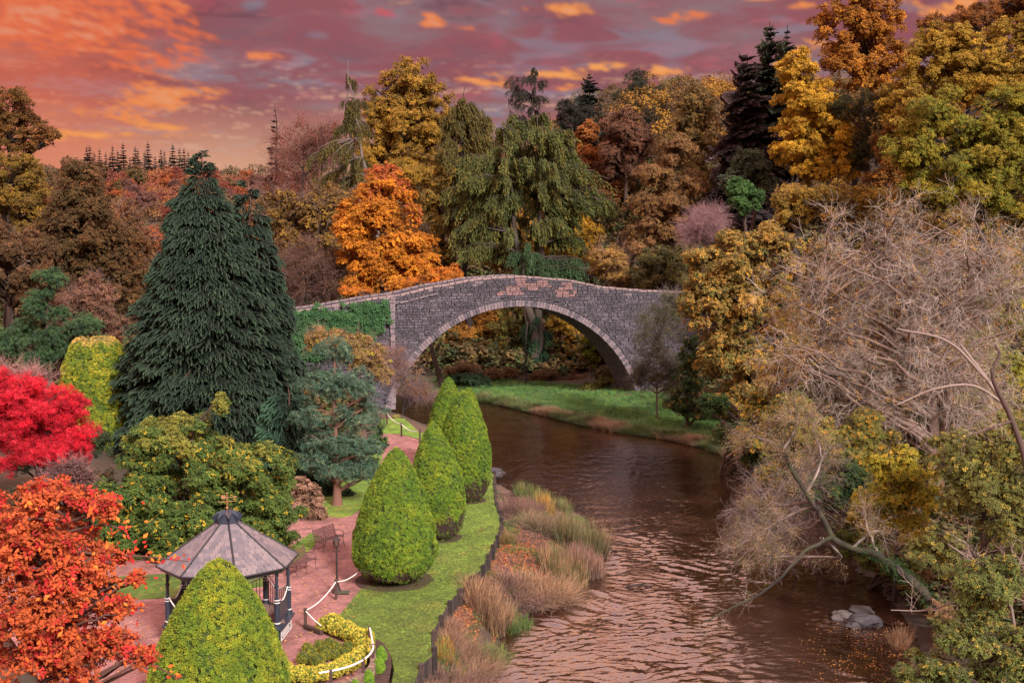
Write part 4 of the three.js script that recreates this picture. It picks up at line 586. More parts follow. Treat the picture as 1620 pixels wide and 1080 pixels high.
bare('willow_tree', 'huge leafless willow with a dome of pale pinkish grey twigs', T, { D: 64, base: [1480, 62], stems: [[[1475, 640], [1455, 560], [1440, 470], [1400, 400]], [[1500, 620], [1500, 520], [1540, 440], [1580, 420]], [[1470, 640], [1430, 560], [1370, 500], [1300, 450]]], r0: .36, limbs: 60, clump: .24, fill: 1.0, lobes: [[1390, 385, 130, 90], [1300, 450, 90, 80], [1500, 400, 110, 90], [1570, 500, 80, 90], [1430, 480, 120, 90], [1330, 540, 90, 70], [1500, 570, 90, 80], [1620, 430, 60, 70], [1390, 630, 110, 56], [1550, 630, 80, 70], [1255, 560, 60, 60]], cols: [[196, 178, 166], [98, 88, 82]], size: 31, per: 4, more: 3, sub: 3, droop: .5, leaves: 7, lcols: [[190, 146, 60], [142, 128, 62], [176, 120, 60]], lsize: 5, bark: C(96, 74, 66), limbc: C(118, 96, 86), curly: true });
broad('hawthorn_tree', 'yellow orange leaved bush showing through the twigs of the willow', T, { D: 67, lobes: [[1250, 500, 50, 50], [1300, 560, 66, 56], [1250, 590, 60, 50], [1380, 540, 40, 50], [1340, 620, 60, 50]], cols: [[196, 150, 58], [150, 124, 56], [206, 168, 66]], size: 3.74, clump: .2, fill: .5, dens: .5, twigs: 4 });
broad('elder_bush', 'green bush at the foot of the willow trunks', 'bush', { D: 68, lobes: [[1330, 600, 50, 36], [1390, 640, 60, 44], [1500, 660, 70, 60], [1440, 700, 60, 40]], cols: [[136, 138, 56], [104, 114, 50], [180, 150, 60]], size: 3.50, dens: .8 });
broad('ash_sapling', 'yellow green saplings behind the willow at the right edge', T, { D: 70, lobes: [[1560, 570, 70, 60], [1610, 500, 50, 70], [1540, 640, 60, 50], [1620, 620, 50, 60]], cols: [[160, 154, 50], [124, 130, 48], [186, 160, 54]], size: 3.70, dens: .8 });
broad('hazel_tree', 'mixed green and yellow bushes on the right bank below the chestnut', 'bush', { D: 60, lobes: [[1290, 690, 60, 50], [1250, 660, 46, 40], [1330, 720, 54, 50], [1370, 690, 50, 50]], cols: [[140, 124, 54], [96, 108, 46], [200, 148, 48]], size: 3.65, twigs: 2 });
broad('holly_bush', 'dark green bush in the shade behind the fallen alder', 'bush', { D: 57, lobes: [[1330, 760, 44, 40], [1290, 780, 40, 36], [1360, 800, 40, 40]], cols: [[62, 88, 42], [48, 70, 38], [110, 110, 44]], size: 3.80 });
broad('young_alder', 'upright yellow green alder with a slim dark stem beside the fallen alder', T, { D: 50, base: [1415, 50], trunk: [[1422, 830], [1424, 770], [1416, 720]], r0: .08, lobes: [[1420, 735, 48, 36], [1400, 790, 56, 36], [1455, 780, 44, 40], [1375, 820, 44, 24], [1440, 840, 50, 30]], cols: [[180, 164, 48], [142, 138, 46], [206, 172, 56]], clump: .3, size: 4.07, dens: .8, twigs: 1, bark: DARKBARK });
broad('sallow_bush', 'dense olive green bush along the right edge above the corner', 'bush', { D: 46, lobes: [[1560, 780, 80, 60], [1600, 700, 60, 60], [1520, 720, 60, 50], [1610, 850, 60, 60], [1480, 870, 50, 40]], cols: [[136, 132, 64], [104, 108, 54], [182, 158, 68]], size: 4.07, clump: .28, dens: .85, twigs: 2 });
broad('sallow_bush', 'dark leafy bush filling the lower right corner', 'bush', { D: 39, lobes: [[1570, 930, 70, 60], [1530, 1010, 60, 50], [1610, 1040, 70, 70], [1480, 1070, 60, 40], [1560, 1090, 90, 40]], cols: [[118, 124, 58], [90, 102, 50], [168, 148, 64]], size: 4.81, clump: .3, dens: .85, twigs: 2 });
broad('waterside_bush', 'small green bush on the bank behind the wet rocks', 'bush', { D: 51, lobes: [[1400, 890, 40, 26], [1370, 870, 30, 24], [1440, 910, 40, 26]], cols: [[110, 112, 46], [84, 94, 42], [170, 140, 50]], size: 4.07 });
{ // the fallen alder: a leaning mossy trunk with its limbs drawn from the photograph
  rnd = mulberry(88); const base = B(1520, 44.5), root = thing('leaning_alder', 'leaning alder with bare mossy limbs stretching out over the river', T, base), r = (x, y, d) => at(x, y, d).sub(base);
  const moss = new Grow(true), mossc = (x, y, z) => mix3(mix3(C(30, 26, 23), C(58, 50, 44), ss(-.4, .5, n3(x * 3, y * 3, z * 3))), C(58, 60, 34), .6 * ss(-.1, .4, n3(x * 1.3 + 4, y * 1.3, z * 1.3))), t0 = curve([r(1535, 1030, 44.5), r(1490, 970, 45), r(1440, 915, 45.6), r(1390, 880, 46.2), r(1325, 857, 47), r(1300, 815, 47.6), r(1275, 780, 48), r(1240, 710, 48.5), r(1228, 660, 49)], 40);
  t0[0].y = -0.4; for (let k = 3; k < t0.length; k++) t0[k].add(unit().multiplyScalar(.05)); moss.tube(t0, (t) => (0.19 * (1 - 0.84 * t) + 0.02) * (1 + .2 * n2(t * 22, 3)), 10, mossc); const BARKV = mat([1, 1, 1], .95, { vertexColors: true }); part('trunk', moss.build(true), BARKV, root);
  const limb = [[[1315, 850, 47], [1275, 872, 46.6], [1225, 925, 46], [1165, 958, 45.6], [1110, 985, 45.2]], [[1290, 800, 47.8], [1250, 815, 48.5], [1200, 845, 49], [1160, 870, 49.5]], [[1285, 792, 47.9], [1240, 800, 49], [1190, 800, 50]], [[1275, 780, 48], [1300, 730, 48.6], [1290, 690, 49], [1285, 650, 49.5]], [[1255, 740, 48.3], [1220, 700, 48.9], [1190, 690, 49.4], [1165, 700, 50]], [[1240, 710, 48.5], [1262, 670, 48.3], [1255, 630, 48]], [[1305, 820, 47.6], [1270, 838, 48.6], [1215, 860, 49.4], [1180, 880, 50]], [[1300, 850, 47.2], [1330, 880, 48], [1240, 880, 49], [1190, 890, 49.6]], [[1390, 880, 46.2], [1375, 840, 47], [1365, 800, 47.6]], [[1350, 866, 46.6], [1390, 840, 47.6], [1410, 870, 48]]];
  const arms = limb.map((l) => { const c = curve(l.map((q) => r(...q)), 16); for (let k = 1; k < 16; k++) c[k].add(unit().multiplyScalar(.045)); return c; });
  arms.forEach((a, i) => { const g = new Grow(true); g.tube(a, (t) => (i === 0 ? 0.075 : 0.06) * (1 - 0.8 * t) + 0.01, 6, i === 0 ? mossc : (x, y, z) => mix3(C(84, 74, 68), C(138, 122, 114), ss(-.4, .5, n3(x * 3, y * 3, z * 3)))); part('limb', g.build(true), BARKV, root); });
  const tw = [], lv = [], c1 = C(150, 128, 120), c2 = C(112, 96, 92), lc = [[158, 128, 88], [124, 114, 70], [176, 140, 104], [104, 106, 62]].map((c) => mul3(C(...c), KF));
  const all = [...arms, t0.slice(26)];
  all.forEach((a, i) => { const n = i === 0 ? 22 : i === 10 ? 40 : 28; for (let k = 0; k < n; k++) { const t = rr(0.3, 1) * (a.length - 1.01), j = Math.floor(t), p = a[j].clone().lerp(a[j + 1], t - j), d = a[j + 1].clone().sub(a[j]).normalize().multiplyScalar(0.7).add(unit().multiplyScalar(0.9)); d.normalize(); const L = rr(0.45, 1.1); tw.push([p, spun(toward(QY, d), QY, rnd() * 6), L, mul3(mix3(c1, c2, rnd()), rr(.7, 1.2))]); const m = i === 0 ? 1 : i === 10 ? 12 : i > 7 ? 4 : 7; for (let q = 0; q < m; q++) lv.push([p.clone().addScaledVector(d, L * rr(0.3, 1)).add(unit().multiplyScalar(0.16)), spun(toward(QY, unit()), QY, 0), rr(0.09, 0.15), mul3(pick(lc), rr(.7, 1.2))]); } });
  instances('twigs', KIT.twig[0], TWIG, tw, root); instances('crown', KIT.sparse[0], LEAF, lv, root);
  const iv = []; for (let k = 0; k < 900; k++) { const t = rr(0, 0.42) * 40, j = Math.floor(t), p = t0[j].clone().lerp(t0[j + 1], t - j).add(unit().multiplyScalar(rr(0.2, 0.42))); iv.push([p, spun(toward(QY, unit()), QY, 0), rr(0.06, 0.13), mul3(C(60, 92, 44), KF * rr(.6, 1.3))]); }
  const ivy = instances('ivy', KIT.sparse[1], LEAF, iv, root); tag(ivy, 'dark green ivy wrapped round the lower trunk');
}
{ // bare dead limbs in front of the willow at the right edge
  rnd = mulberry(89); const mk = (label, base, lines, col, r0) => { const b = B(base[0], base[1]), root = thing('dead_tree', label, T, b), r = (q) => at(q[0], q[1], q[2] ?? base[1]).sub(b); lines.forEach((l, i) => { const pts = curve([...(i ? [] : [V(0, -0.3, 0)]), ...l.map(r)], 16), g = new Grow(); g.tube(pts, (t) => (i ? r0 * 0.45 : r0) * (1 - 0.75 * t) + 0.01, 7); part(i ? 'limb' : 'trunk', g.build(true), bark(col), root); }); const tw = []; lines.forEach((l) => { const pts = curve(l.map(r), 12); for (let k = 0; k < 16; k++) { const j = Math.floor(rr(3, 11)), d = unit().add(V(0, .4, 0)).normalize(); tw.push([pts[j], toward(QY, d), rr(.5, 1.3), mul3(C(170, 148, 140), rr(.7, 1.1))]); } }); instances('twigs', KIT.twig[2], TWIG, tw, root); };
  mk('pale dead trunk slanting up to the left near the right edge', [1660, 47], [[[1640, 760], [1600, 660], [1562, 600], [1520, 545]], [[1585, 635], [1540, 610], [1480, 615], [1420, 640]], [[1562, 600], [1500, 540], [1420, 520]]], C(138, 120, 112), .14);
  mk('dark forked dead stem with a hooked top at the right edge', [1640, 44], [[[1625, 740], [1600, 660], [1570, 590], [1582, 560], [1575, 545]], [[1604, 665], [1560, 680], [1530, 690]]], C(84, 66, 60), .13);
  mk('bare pale branches arching low over the lower right corner', [1600, 40], [[[1600, 960], [1570, 930], [1540, 890], [1500, 860]], [[1580, 940], [1520, 950], [1470, 965], [1410, 965]], [[1600, 960], [1610, 900], [1630, 850]]], C(124, 106, 98), .06);
}
broad('riverside_thicket', 'olive and yellow thicket leaning over the river between chestnut and willow', 'bush', { D: 67, lobes: [[1220, 640, 50, 50], [1195, 700, 36, 36], [1260, 700, 50, 50], [1255, 600, 54, 46], [1230, 755, 40, 34], [1300, 650, 50, 50], [1350, 690, 60, 50]], cols: [[150, 130, 54], [104, 110, 48], [196, 146, 50]], acc: .2, size: 3.59, twigs: 3, twigc: [170, 146, 134] });
bare('twig_tangle', 'tangle of fine grey twigs hanging over the river beside the alder limbs', 'shrub', { D: 53, lobes: [[1215, 800, 54, 50], [1180, 840, 34, 36], [1250, 850, 50, 40], [1290, 740, 50, 50]], base: [1290, 54], cols: [[150, 128, 120], [104, 88, 84]], size: 22, per: 6, more: 4, sub: 2, droop: .4, r0: .07, leaves: 9, lcols: [[160, 130, 84], [120, 112, 66]], lsize: 3.6 });
broad('pier_bush', 'dark green bush hiding the foot of the right pier beside the chestnut', 'bush', { D: 95, lobes: [[1090, 605, 30, 34], [1068, 640, 24, 16], [1105, 650, 26, 20], [1100, 560, 26, 30]], cols: [[66, 88, 44], [52, 72, 40], [130, 112, 48]], size: 4.4 });
broad('waterside_bush', 'olive bush hanging over the dark water below the young alder', 'bush', { D: 52, lobes: [[1350, 860, 34, 24], [1395, 880, 36, 26], [1440, 900, 36, 26], [1470, 930, 30, 24]], cols: [[106, 108, 46], [78, 90, 40], [160, 134, 50]], size: 3.85 });
broad('dark_shrub', 'dark green shrub between the crimson maple and the flat topped yew', 'shrub', { D: 62, lobes: [[150, 700, 40, 26], [110, 690, 40, 30], [60, 720, 60, 24]], cols: [[60, 76, 40], [46, 60, 36]], size: 4.4 });
broad('barberry_shrub', 'brown leaved shrub between the crimson maple and the rounded evergreen', 'shrub', { D: 53, lobes: [[160, 770, 34, 30], [130, 800, 50, 30], [60, 790, 60, 24], [170, 830, 30, 30]], cols: [[92, 72, 50], [70, 66, 40], [120, 80, 56]], size: 4.4 });
// the garden side
{ // big blue green cypress with hanging sprays
  const mk = (label, D, apex, foot, W, H0, cols, n, seed, env) => {
    rnd = mulberry(seed); const top = at(apex[0], apex[1], D), base = B(foot, D), root = thing('cypress_tree', label, T, base), t = top.clone().sub(base), h = t.y, w = W * mpp(D), g = new Grow();
    g.tube(trunkLine(V(0, -.3, 0), t, 0.01), (u) => 0.03 * h * (1 - 0.95 * u), 8); part('trunk', g.build(true), bark(REDBARK), root);
    const list = [], lc = cols.map((c) => mul3(C(...c), KF)), gl = new Grow();
    let bo = null;
    for (let i = 0; i < n; i++) {
      if (i % 30 === 0) { const u = 1 - Math.sqrt(rnd()), a = rnd() * 6.2832, y = lerp(H0, 1, u), lump = 1 + 0.13 * n3(Math.cos(a) * 1.6, Math.sin(a) * 1.6, y * 6); bo = { a, y, R: w * env(y) * lump * rr(0.78, 1.12), tone: rr(.82, 1.18), dr: rr(.2, .9) }; const A = V(t.x * y, h * y, t.z * y); if (i % 120 === 0) gl.tube([A, A.clone().add(V(Math.cos(a), .1, Math.sin(a)).multiplyScalar(bo.R * .5)), A.clone().add(V(Math.cos(a) * bo.R * .9, -.3, Math.sin(a) * bo.R * .9))], (v) => 0.07 * (1 - .8 * v), 4); }
      const inner = rnd() < .3, f = inner ? rr(.4, .85) : lerp(.62, 1, Math.sqrt(rnd())), aa = bo.a + rr(-1, 1) * Math.min(.9, (inner ? 2 : .95) * (1.15 - f * .6) / Math.max(.6, bo.R)), R = bo.R * f, y = bo.y;
      const p = V(t.x * y + Math.cos(aa) * R, h * y - bo.dr * 1.1 * (f - .5) ** 2 * 4 * Math.min(1, bo.R / 3) + rr(-.16, .2), t.z * y + Math.sin(aa) * R); if (p.y < .1) p.y = .1;
      const out = V(Math.cos(aa + rr(-.5, .5)), rr(-0.3, 0.3) + (y > .92 ? .8 : 0), Math.sin(aa + rr(-.5, .5))).normalize();
      const z = V().crossVectors(out, QY).normalize(), q = new THREE.Quaternion().setFromRotationMatrix(new THREE.Matrix4().makeBasis(out, V().crossVectors(z, out), z)), s = rr(0.65, 1.25) * mpp(D) * 14 * (y > .88 ? 0.7 : 1);
      list.push([p, spun(q, QX, rr(-.6, .6)), V(s, s, s * rr(.7, 1.1)), mul3(mix3(lc[0], lc[1], clamp(0.5 + 0.5 * n3(p.x * .5, p.y * .5, p.z * .5) + rr(-.3, .3), 0, 1)), bo.tone * rr(0.75, 1.2))]);
    }
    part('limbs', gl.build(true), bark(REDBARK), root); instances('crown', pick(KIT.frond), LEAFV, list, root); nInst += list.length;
  };
  const e1 = (y) => (y < 0.1 ? lerp(0.93, 1, y / 0.1) : y < 0.45 ? lerp(1, 0.8, (y - .1) / .35) : y < .8 ? lerp(.8, .36, (y - .45) / .35) : lerp(.36, 0.03, (y - .8) / .2));
  mk('huge dark blue green cypress dominating the left of the picture', 74, [318, 240], 335, 134, 0.02, [[40, 58, 46], [58, 76, 58]], 60000, 501, e1);
  mk('second cypress leader fused into the right flank of the huge cypress', 76, [392, 286], 400, 96, 0.08, [[38, 54, 44], [56, 72, 56]], 24000, 502, (y) => Math.pow(1 - y, 0.72) + .02);
  mk('low bluish green cypress skirt drooping behind the rounded laurel', 65, [455, 610], 462, 62, 0.02, [[44, 72, 58], [60, 92, 70]], 8000, 503, (y) => Math.pow(1 - y * y, 0.5) * .9 + .05);
}
broad('laurel_tree', 'broad rounded evergreen with yellow flecked leaves behind the bandstand', T, { D: 51, base: [315, 51], lobes: [[305, 720, 96, 66], [225, 770, 70, 80], [220, 850, 70, 44], [310, 865, 100, 40], [400, 850, 70, 40], [390, 760, 84, 76], [310, 820, 120, 74], [430, 820, 56, 60], [190, 830, 50, 60], [350, 640, 14, 22], [240, 700, 50, 40]], cols: [[98, 118, 46], [70, 96, 44], [196, 168, 52]], acc: .07, topc: [140, 138, 56], topf: .55, clump: .22, fill: 1.1, size: 4.10, dens: 1.1, kit: 'leaf' });
broad('japanese_maple', 'crimson japanese maple glowing at the left edge', T, { D: 57, lobes: [[55, 640, 74, 46], [20, 680, 84, 60], [100, 680, 50, 56], [60, 715, 84, 34], [-20, 640, 60, 60], [115, 640, 30, 34], [90, 715, 60, 30], [10, 620, 60, 40]], cols: [[220, 24, 50], [160, 14, 34], [236, 56, 76]], clump: .3, size: 4.6, dens: 1.1, bark: DARKBARK, kit: 'palm' });
broad('heather_shrub', 'grey brown leafless shrub between the crimson maple and the orange beech', 'shrub', { D: 50, lobes: [[110, 752, 44, 24], [80, 770, 34, 24]], cols: [[112, 74, 72], [90, 64, 62]], size: 4, dens: .5, twigs: 6, twigc: [136, 100, 98] });
broad('lilac_shrub', 'pale pinkish twiggy shrub above the crimson maple', 'shrub', { D: 66, lobes: [[20, 590, 44, 16], [50, 600, 30, 12]], cols: [[160, 108, 104], [130, 90, 86]], size: 4, dens: .5, twigs: 5, twigc: [170, 124, 118] });
broad('hydrangea_shrub', 'faded pinkish brown hydrangea beside the metal benches', 'shrub', { D: 57.5, lobes: [[488, 792, 24, 28], [476, 776, 20, 20], [500, 812, 16, 18]], cols: [[158, 118, 100], [124, 100, 68], [186, 142, 120]], size: 4.2, clump: .34, acc: .25 });
broad('dwarf_yew', 'low dark bush beside the scots pine trunk', 'bush', { D: 63, lobes: [[545, 782, 18, 12], [520, 775, 16, 16]], cols: [[48, 66, 36], [38, 56, 34]], size: 4 });
broad('dark_laurel', 'dark evergreen shrub in the shade behind the scots pine', 'bush', { D: 68, lobes: [[565, 735, 30, 40], [525, 740, 26, 40], [595, 700, 18, 40]], cols: [[66, 92, 46], [50, 74, 42], [100, 112, 50]], size: 4.4 });
broad('scots_pine', 'blue green scots pine with a bare reddish trunk on the round lawn', T, { D: 60.6, base: [533, 60.6], trunk: [[533, 760], [531, 700], [528, 620], [530, 540]], r0: .22, limbs: 70, lobes: [[535, 745, 50, 20], [500, 725, 38, 24], [578, 745, 38, 22], [530, 560, 38, 34], [510, 610, 48, 30], [560, 610, 46, 30], [500, 660, 44, 28], [570, 660, 46, 30], [535, 700, 50, 24], [580, 710, 34, 20], [496, 700, 26, 20]], cols: [[92, 120, 96], [70, 100, 82], [124, 142, 108]], kit: 'needle', size: 4.6, clump: .3, fill: 1.0, dens: 1, bark: REDBARK });
broad('golden_bush', 'pale yellow green small bush by the rope rail on the far lawn', 'bush', { D: 92, lobes: [[627, 662, 9, 6], [636, 668, 8, 5]], cols: [[170, 160, 90], [130, 130, 66]], size: 3, clump: .5 });
{ // copper beech reaching in from the lower left; its nearest leaves one by one
  const o = { D: 20, base: [-40, 20], lobes: [[40, 860, 110, 60], [110, 920, 90, 70], [20, 960, 120, 90], [130, 1010, 80, 80], [60, 1070, 130, 60], [150, 800, 44, 22], [75, 790, 60, 34], [-40, 860, 90, 100], [190, 960, 24, 20], [175, 880, 30, 18], [215, 915, 14, 10], [225, 1040, 26, 18]], cols: [[200, 98, 46], [168, 72, 38], [186, 48, 42]], acc: .2, clump: .28, fill: 1.1, size: 10.5, dens: .6, limbs: 70, bark: C(92, 62, 54), r0: .09, kit: 'leaf', seed: 61 };
  const root = broad('copper_beech', 'fiery orange red beech spreading in from the lower left corner', T, o), base = root.position;
  const g = new Grow(), r = (x, y, d = 20) => at(x, y, d).sub(base), br = [[[100, 870], [170, 878], [230, 880], [298, 888]], [[120, 900], [180, 915], [235, 912]], [[110, 840], [160, 830], [200, 838]], [[140, 950], [190, 960], [232, 962]], [[130, 1010], [190, 1030], [240, 1050], [285, 1075]], [[90, 820], [140, 790], [190, 795]]], lines = br.map((b) => curve(b.map((q) => r(...q)), 10));
  lines.forEach((l) => g.tube(l, (t) => 0.022 * (1 - .7 * t) + .003, 5)); part('branch', g.build(true), bark(C(92, 62, 54)), root);
  const lg = [0, 1, 2, 3].map((k) => { const q = new Grow(); q.leaf(V(0, 0, 0), V(0, 1, 0), V(1, 0, 0), 1, 0.55, null, 0.12 + 0.08 * k); return q.build(); }), lm = [[236, 104, 40], [218, 62, 40], [240, 134, 50], [206, 40, 44]].map((c) => { const m = LEAF.clone(); m.color.setRGB(...mul3(C(...c), KF)); return m; });
  for (let k = 0; k < 290; k++) { let p; if (k < 170) { const l = lines[k % 6], t = rr(2, 9.99), j = Math.floor(t); p = l[j].clone().lerp(l[j + 1], t - j).add(unit().multiplyScalar(rr(.02, .16))); } else p = r(rr(20, 230), rr(760, 1060), 18.2 + rnd()); const m = part('leaf', lg[k % 4], lm[Math.floor(rnd() * 4)], root); m.position.copy(p); m.quaternion.copy(toward(QY, unit().add(V(.5, -.2, 0)).normalize())); m.scale.setScalar(rr(0.075, 0.12)); }
}
{ // ivy on the left wall of the bridge
  rnd = mulberry(77); const root = thing('ivy', 'dense green ivy hanging on the left wall of the bridge', 'ivy', BA, TH), poly = [[-8.6, 9.0], [-0.5, 9.7], [-0.2, 8.7], [-1.0, 7.6], [-2.4, 6.2], [-4.2, 5.6], [-7, 5.0], [-9.5, 4.5], [-12, 5], [-12, 8.6]], list = [];
  for (let i = 0; i < 5200; i++) { const s = rr(-12, 0), y = rr(4.4, 9.9); if (!inside(s, y + 0.7 * n2(s * 0.9, y * .8) + .3 * n2(s * 3, y * 3), poly)) continue; const d = V(rr(-.6, .6), rr(-.5, .6), 1).normalize(); list.push([V(s, y, rr(0.1, 0.4) + 0.3 * n2(s * 1.4, y * 1.4)), spun(toward(QY, d), QY, rnd() * 6), rr(.18, .36), mul3(mix3(C(52, 92, 56), C(76, 114, 66), rnd()), KF * rr(.7, 1.3))]); }
  instances('foliage', KIT.leaf[0], LEAF, list, root); const g = new Grow(); for (let k = 0; k < 14; k++) { const s = rr(-10, -1.5), p = [V(s, 4.6, .08), V(s + rr(-.3, .3), 6.4, .07), V(s + rr(-.6, .6), 8.6, .08)]; g.tube(curve(p, 6), (t) => .03 * (1 - .6 * t), 4); } part('stems', g.build(true), bark(BROWN), root);
}
/* ------------------------------------------------------------------ clipped yews */
const KFY = 0.8;
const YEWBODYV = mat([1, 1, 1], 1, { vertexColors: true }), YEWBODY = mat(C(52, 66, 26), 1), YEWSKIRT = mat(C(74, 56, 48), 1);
const YEWKIT = [31, 32, 33].map((s) => kitBroad(s, 14, 0.62, 0.3, 0.6));
function topiary(label, o) {
  rnd = mulberry(o.seed); const foot = onY(o.x, o.by, GARDEN), d = -foot.z, k = mpp(d) / (CP), h = at(o.tx ?? o.x, o.ty, d).y - GARDEN, R = o.w / 2 * mpp(d * CP + 13 * SP), root = thing('clipped_yew', label, 'topiary', foot, 0, o.group);
  const lean = (at(o.tx ?? o.x, o.ty, d).x - foot.x) / h, prof = o.prof ?? [[0.02, .5], [0.05, .72], [0.12, .9], [0.22, 1], [0.36, .96], [0.52, .84], [0.68, .66], [0.82, .45], [0.92, .27], [0.975, .13], [1, 0]];
  const rad = (t) => { for (let i = 0; i < prof.length - 1; i++) if (t <= prof[i + 1][0]) { const a = prof[i], b = prof[i + 1], u = (t - a[0]) / (b[0] - a[0]); return lerp(a[1], b[1], u); } return 0; };
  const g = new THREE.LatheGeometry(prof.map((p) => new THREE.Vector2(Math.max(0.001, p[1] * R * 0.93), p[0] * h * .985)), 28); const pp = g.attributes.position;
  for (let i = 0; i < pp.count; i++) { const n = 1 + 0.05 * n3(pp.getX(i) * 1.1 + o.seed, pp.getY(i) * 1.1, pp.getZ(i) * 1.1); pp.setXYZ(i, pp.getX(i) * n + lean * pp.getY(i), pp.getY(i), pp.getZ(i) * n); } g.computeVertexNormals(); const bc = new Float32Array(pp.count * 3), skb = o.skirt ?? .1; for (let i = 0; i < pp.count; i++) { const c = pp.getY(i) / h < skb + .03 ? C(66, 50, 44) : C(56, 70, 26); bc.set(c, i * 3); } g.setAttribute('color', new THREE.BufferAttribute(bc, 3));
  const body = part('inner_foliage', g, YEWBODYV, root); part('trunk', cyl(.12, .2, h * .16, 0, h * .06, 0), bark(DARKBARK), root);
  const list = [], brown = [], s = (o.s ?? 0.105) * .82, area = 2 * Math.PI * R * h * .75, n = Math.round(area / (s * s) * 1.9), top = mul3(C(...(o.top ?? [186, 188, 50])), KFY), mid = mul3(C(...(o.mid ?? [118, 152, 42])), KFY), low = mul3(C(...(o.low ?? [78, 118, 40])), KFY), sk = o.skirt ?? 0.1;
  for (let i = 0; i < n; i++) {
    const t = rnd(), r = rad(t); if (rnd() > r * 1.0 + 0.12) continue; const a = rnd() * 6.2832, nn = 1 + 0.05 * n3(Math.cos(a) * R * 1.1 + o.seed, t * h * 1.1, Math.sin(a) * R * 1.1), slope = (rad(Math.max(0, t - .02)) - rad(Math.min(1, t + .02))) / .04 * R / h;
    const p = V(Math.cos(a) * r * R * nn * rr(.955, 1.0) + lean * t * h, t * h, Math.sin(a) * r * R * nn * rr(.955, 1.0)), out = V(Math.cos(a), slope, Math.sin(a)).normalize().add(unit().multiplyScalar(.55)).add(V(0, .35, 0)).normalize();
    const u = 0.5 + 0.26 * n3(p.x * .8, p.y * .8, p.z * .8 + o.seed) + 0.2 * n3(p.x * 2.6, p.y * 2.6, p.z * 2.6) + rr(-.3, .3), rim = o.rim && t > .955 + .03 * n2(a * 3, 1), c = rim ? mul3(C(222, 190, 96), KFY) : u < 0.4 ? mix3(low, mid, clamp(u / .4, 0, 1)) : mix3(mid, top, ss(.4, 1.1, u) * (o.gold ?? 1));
    const isSkirt = t < sk + 0.05 * n2(a * 2, o.seed) && rnd() < .85;
    (isSkirt ? brown : list).push([p, spun(toward(QY, out), QY, rnd() * 6.28), s * rr(.7, 1.3), mul3(isSkirt ? mix3(C(92, 66, 56), C(64, 50, 44), rnd()) : c, rr(.72, 1.28) * (0.95 + .12 * n3(p.x * 3, p.y * 3, p.z * 3)))]);
  }
  instances('foliage', pick(YEWKIT), LEAF, list, root); nInst += list.length;
  if (brown.length) { const tw = brown.map((b) => [b[0], toward(QY, V(b[0].x - lean * b[0].y, 1.2 * R, b[0].z).normalize()), b[2] * 3.0, b[3]]); instances('bare_skirt', KIT.twig[1], TWIG, tw, root); nInst += tw.length; }
  if (o.bed) { const pts = []; for (let k2 = 0; k2 < 20; k2++) { const a = k2 / 20 * 6.2832; pts.push([foot.x + Math.cos(a) * R * o.bed * rr(.95, 1.05), foot.z + Math.sin(a) * R * o.bed * rr(.95, 1.05)]); } struct('soil_bed', sheet(pts, GARDEN + 0.008, 0, 60), soilMat); }
  return root;
}

topiary('bright green clipped yew cone in the foreground, in front of the bandstand', { seed: 701, x: 347, by: 1152, tx: 345, ty: 884, w: 218, s: .1, top: [188, 184, 48], mid: [136, 158, 42], low: [100, 136, 42], skirt: 0 });
topiary('largest clipped yew on the lawn, beside the lamp post', { seed: 702, x: 623, by: 918, tx: 627, ty: 709, w: 134, skirt: .09, bed: .92, gold: .55 });
topiary('second clipped yew on the lawn, brown at its foot, behind the largest', { seed: 703, x: 697, by: 850, tx: 684, ty: 667, w: 86, skirt: .2, gold: .6, prof: [[0.01, .5], [0.06, .72], [0.2, .92], [0.34, 1], [0.5, .95], [0.68, .76], [0.82, .5], [0.92, .28], [0.98, .1], [1, 0]], bed: .8 });
topiary('third clipped yew along the river wall, brown below, with a rounded top', { seed: 704, x: 740, by: 791, tx: 732, ty: 618, w: 80, skirt: .19, gold: .6, prof: [[0.01, .5], [0.06, .7], [0.2, .92], [0.34, 1], [0.5, .97], [0.68, .82], [0.82, .6], [0.92, .36], [0.98, .14], [1, 0]], bed: .75 });
topiary('farthest clipped yew, only its top showing behind the third', { seed: 705, x: 706, by: 738, tx: 710, ty: 597, w: 70, s: .13, gold: .9 });
topiary('clipped yew mostly hidden behind the third, a strip of it at the water', { seed: 706, x: 741, by: 746, tx: 742, ty: 613, w: 60, s: .13, gold: .7 });
topiary('flat topped golden yew beside the crimson maple', { seed: 707, x: 152, by: 722, tx: 150, ty: 533, w: 108, s: .13, top: [226, 206, 60], mid: [140, 160, 48], skirt: 0, rim: 1, prof: [[0.01, .8], [0.1, .95], [0.4, 1], [0.62, .98], [0.78, .9], [0.9, .76], [0.97, .62], [0.995, .5], [1, .0]] });
topiary('small pointed yew squeezed between the flat topped yew and the cypress', { seed: 708, x: 199, by: 715, tx: 199, ty: 608, w: 40, s: .13, top: [150, 156, 50], mid: [110, 128, 44], skirt: 0 });

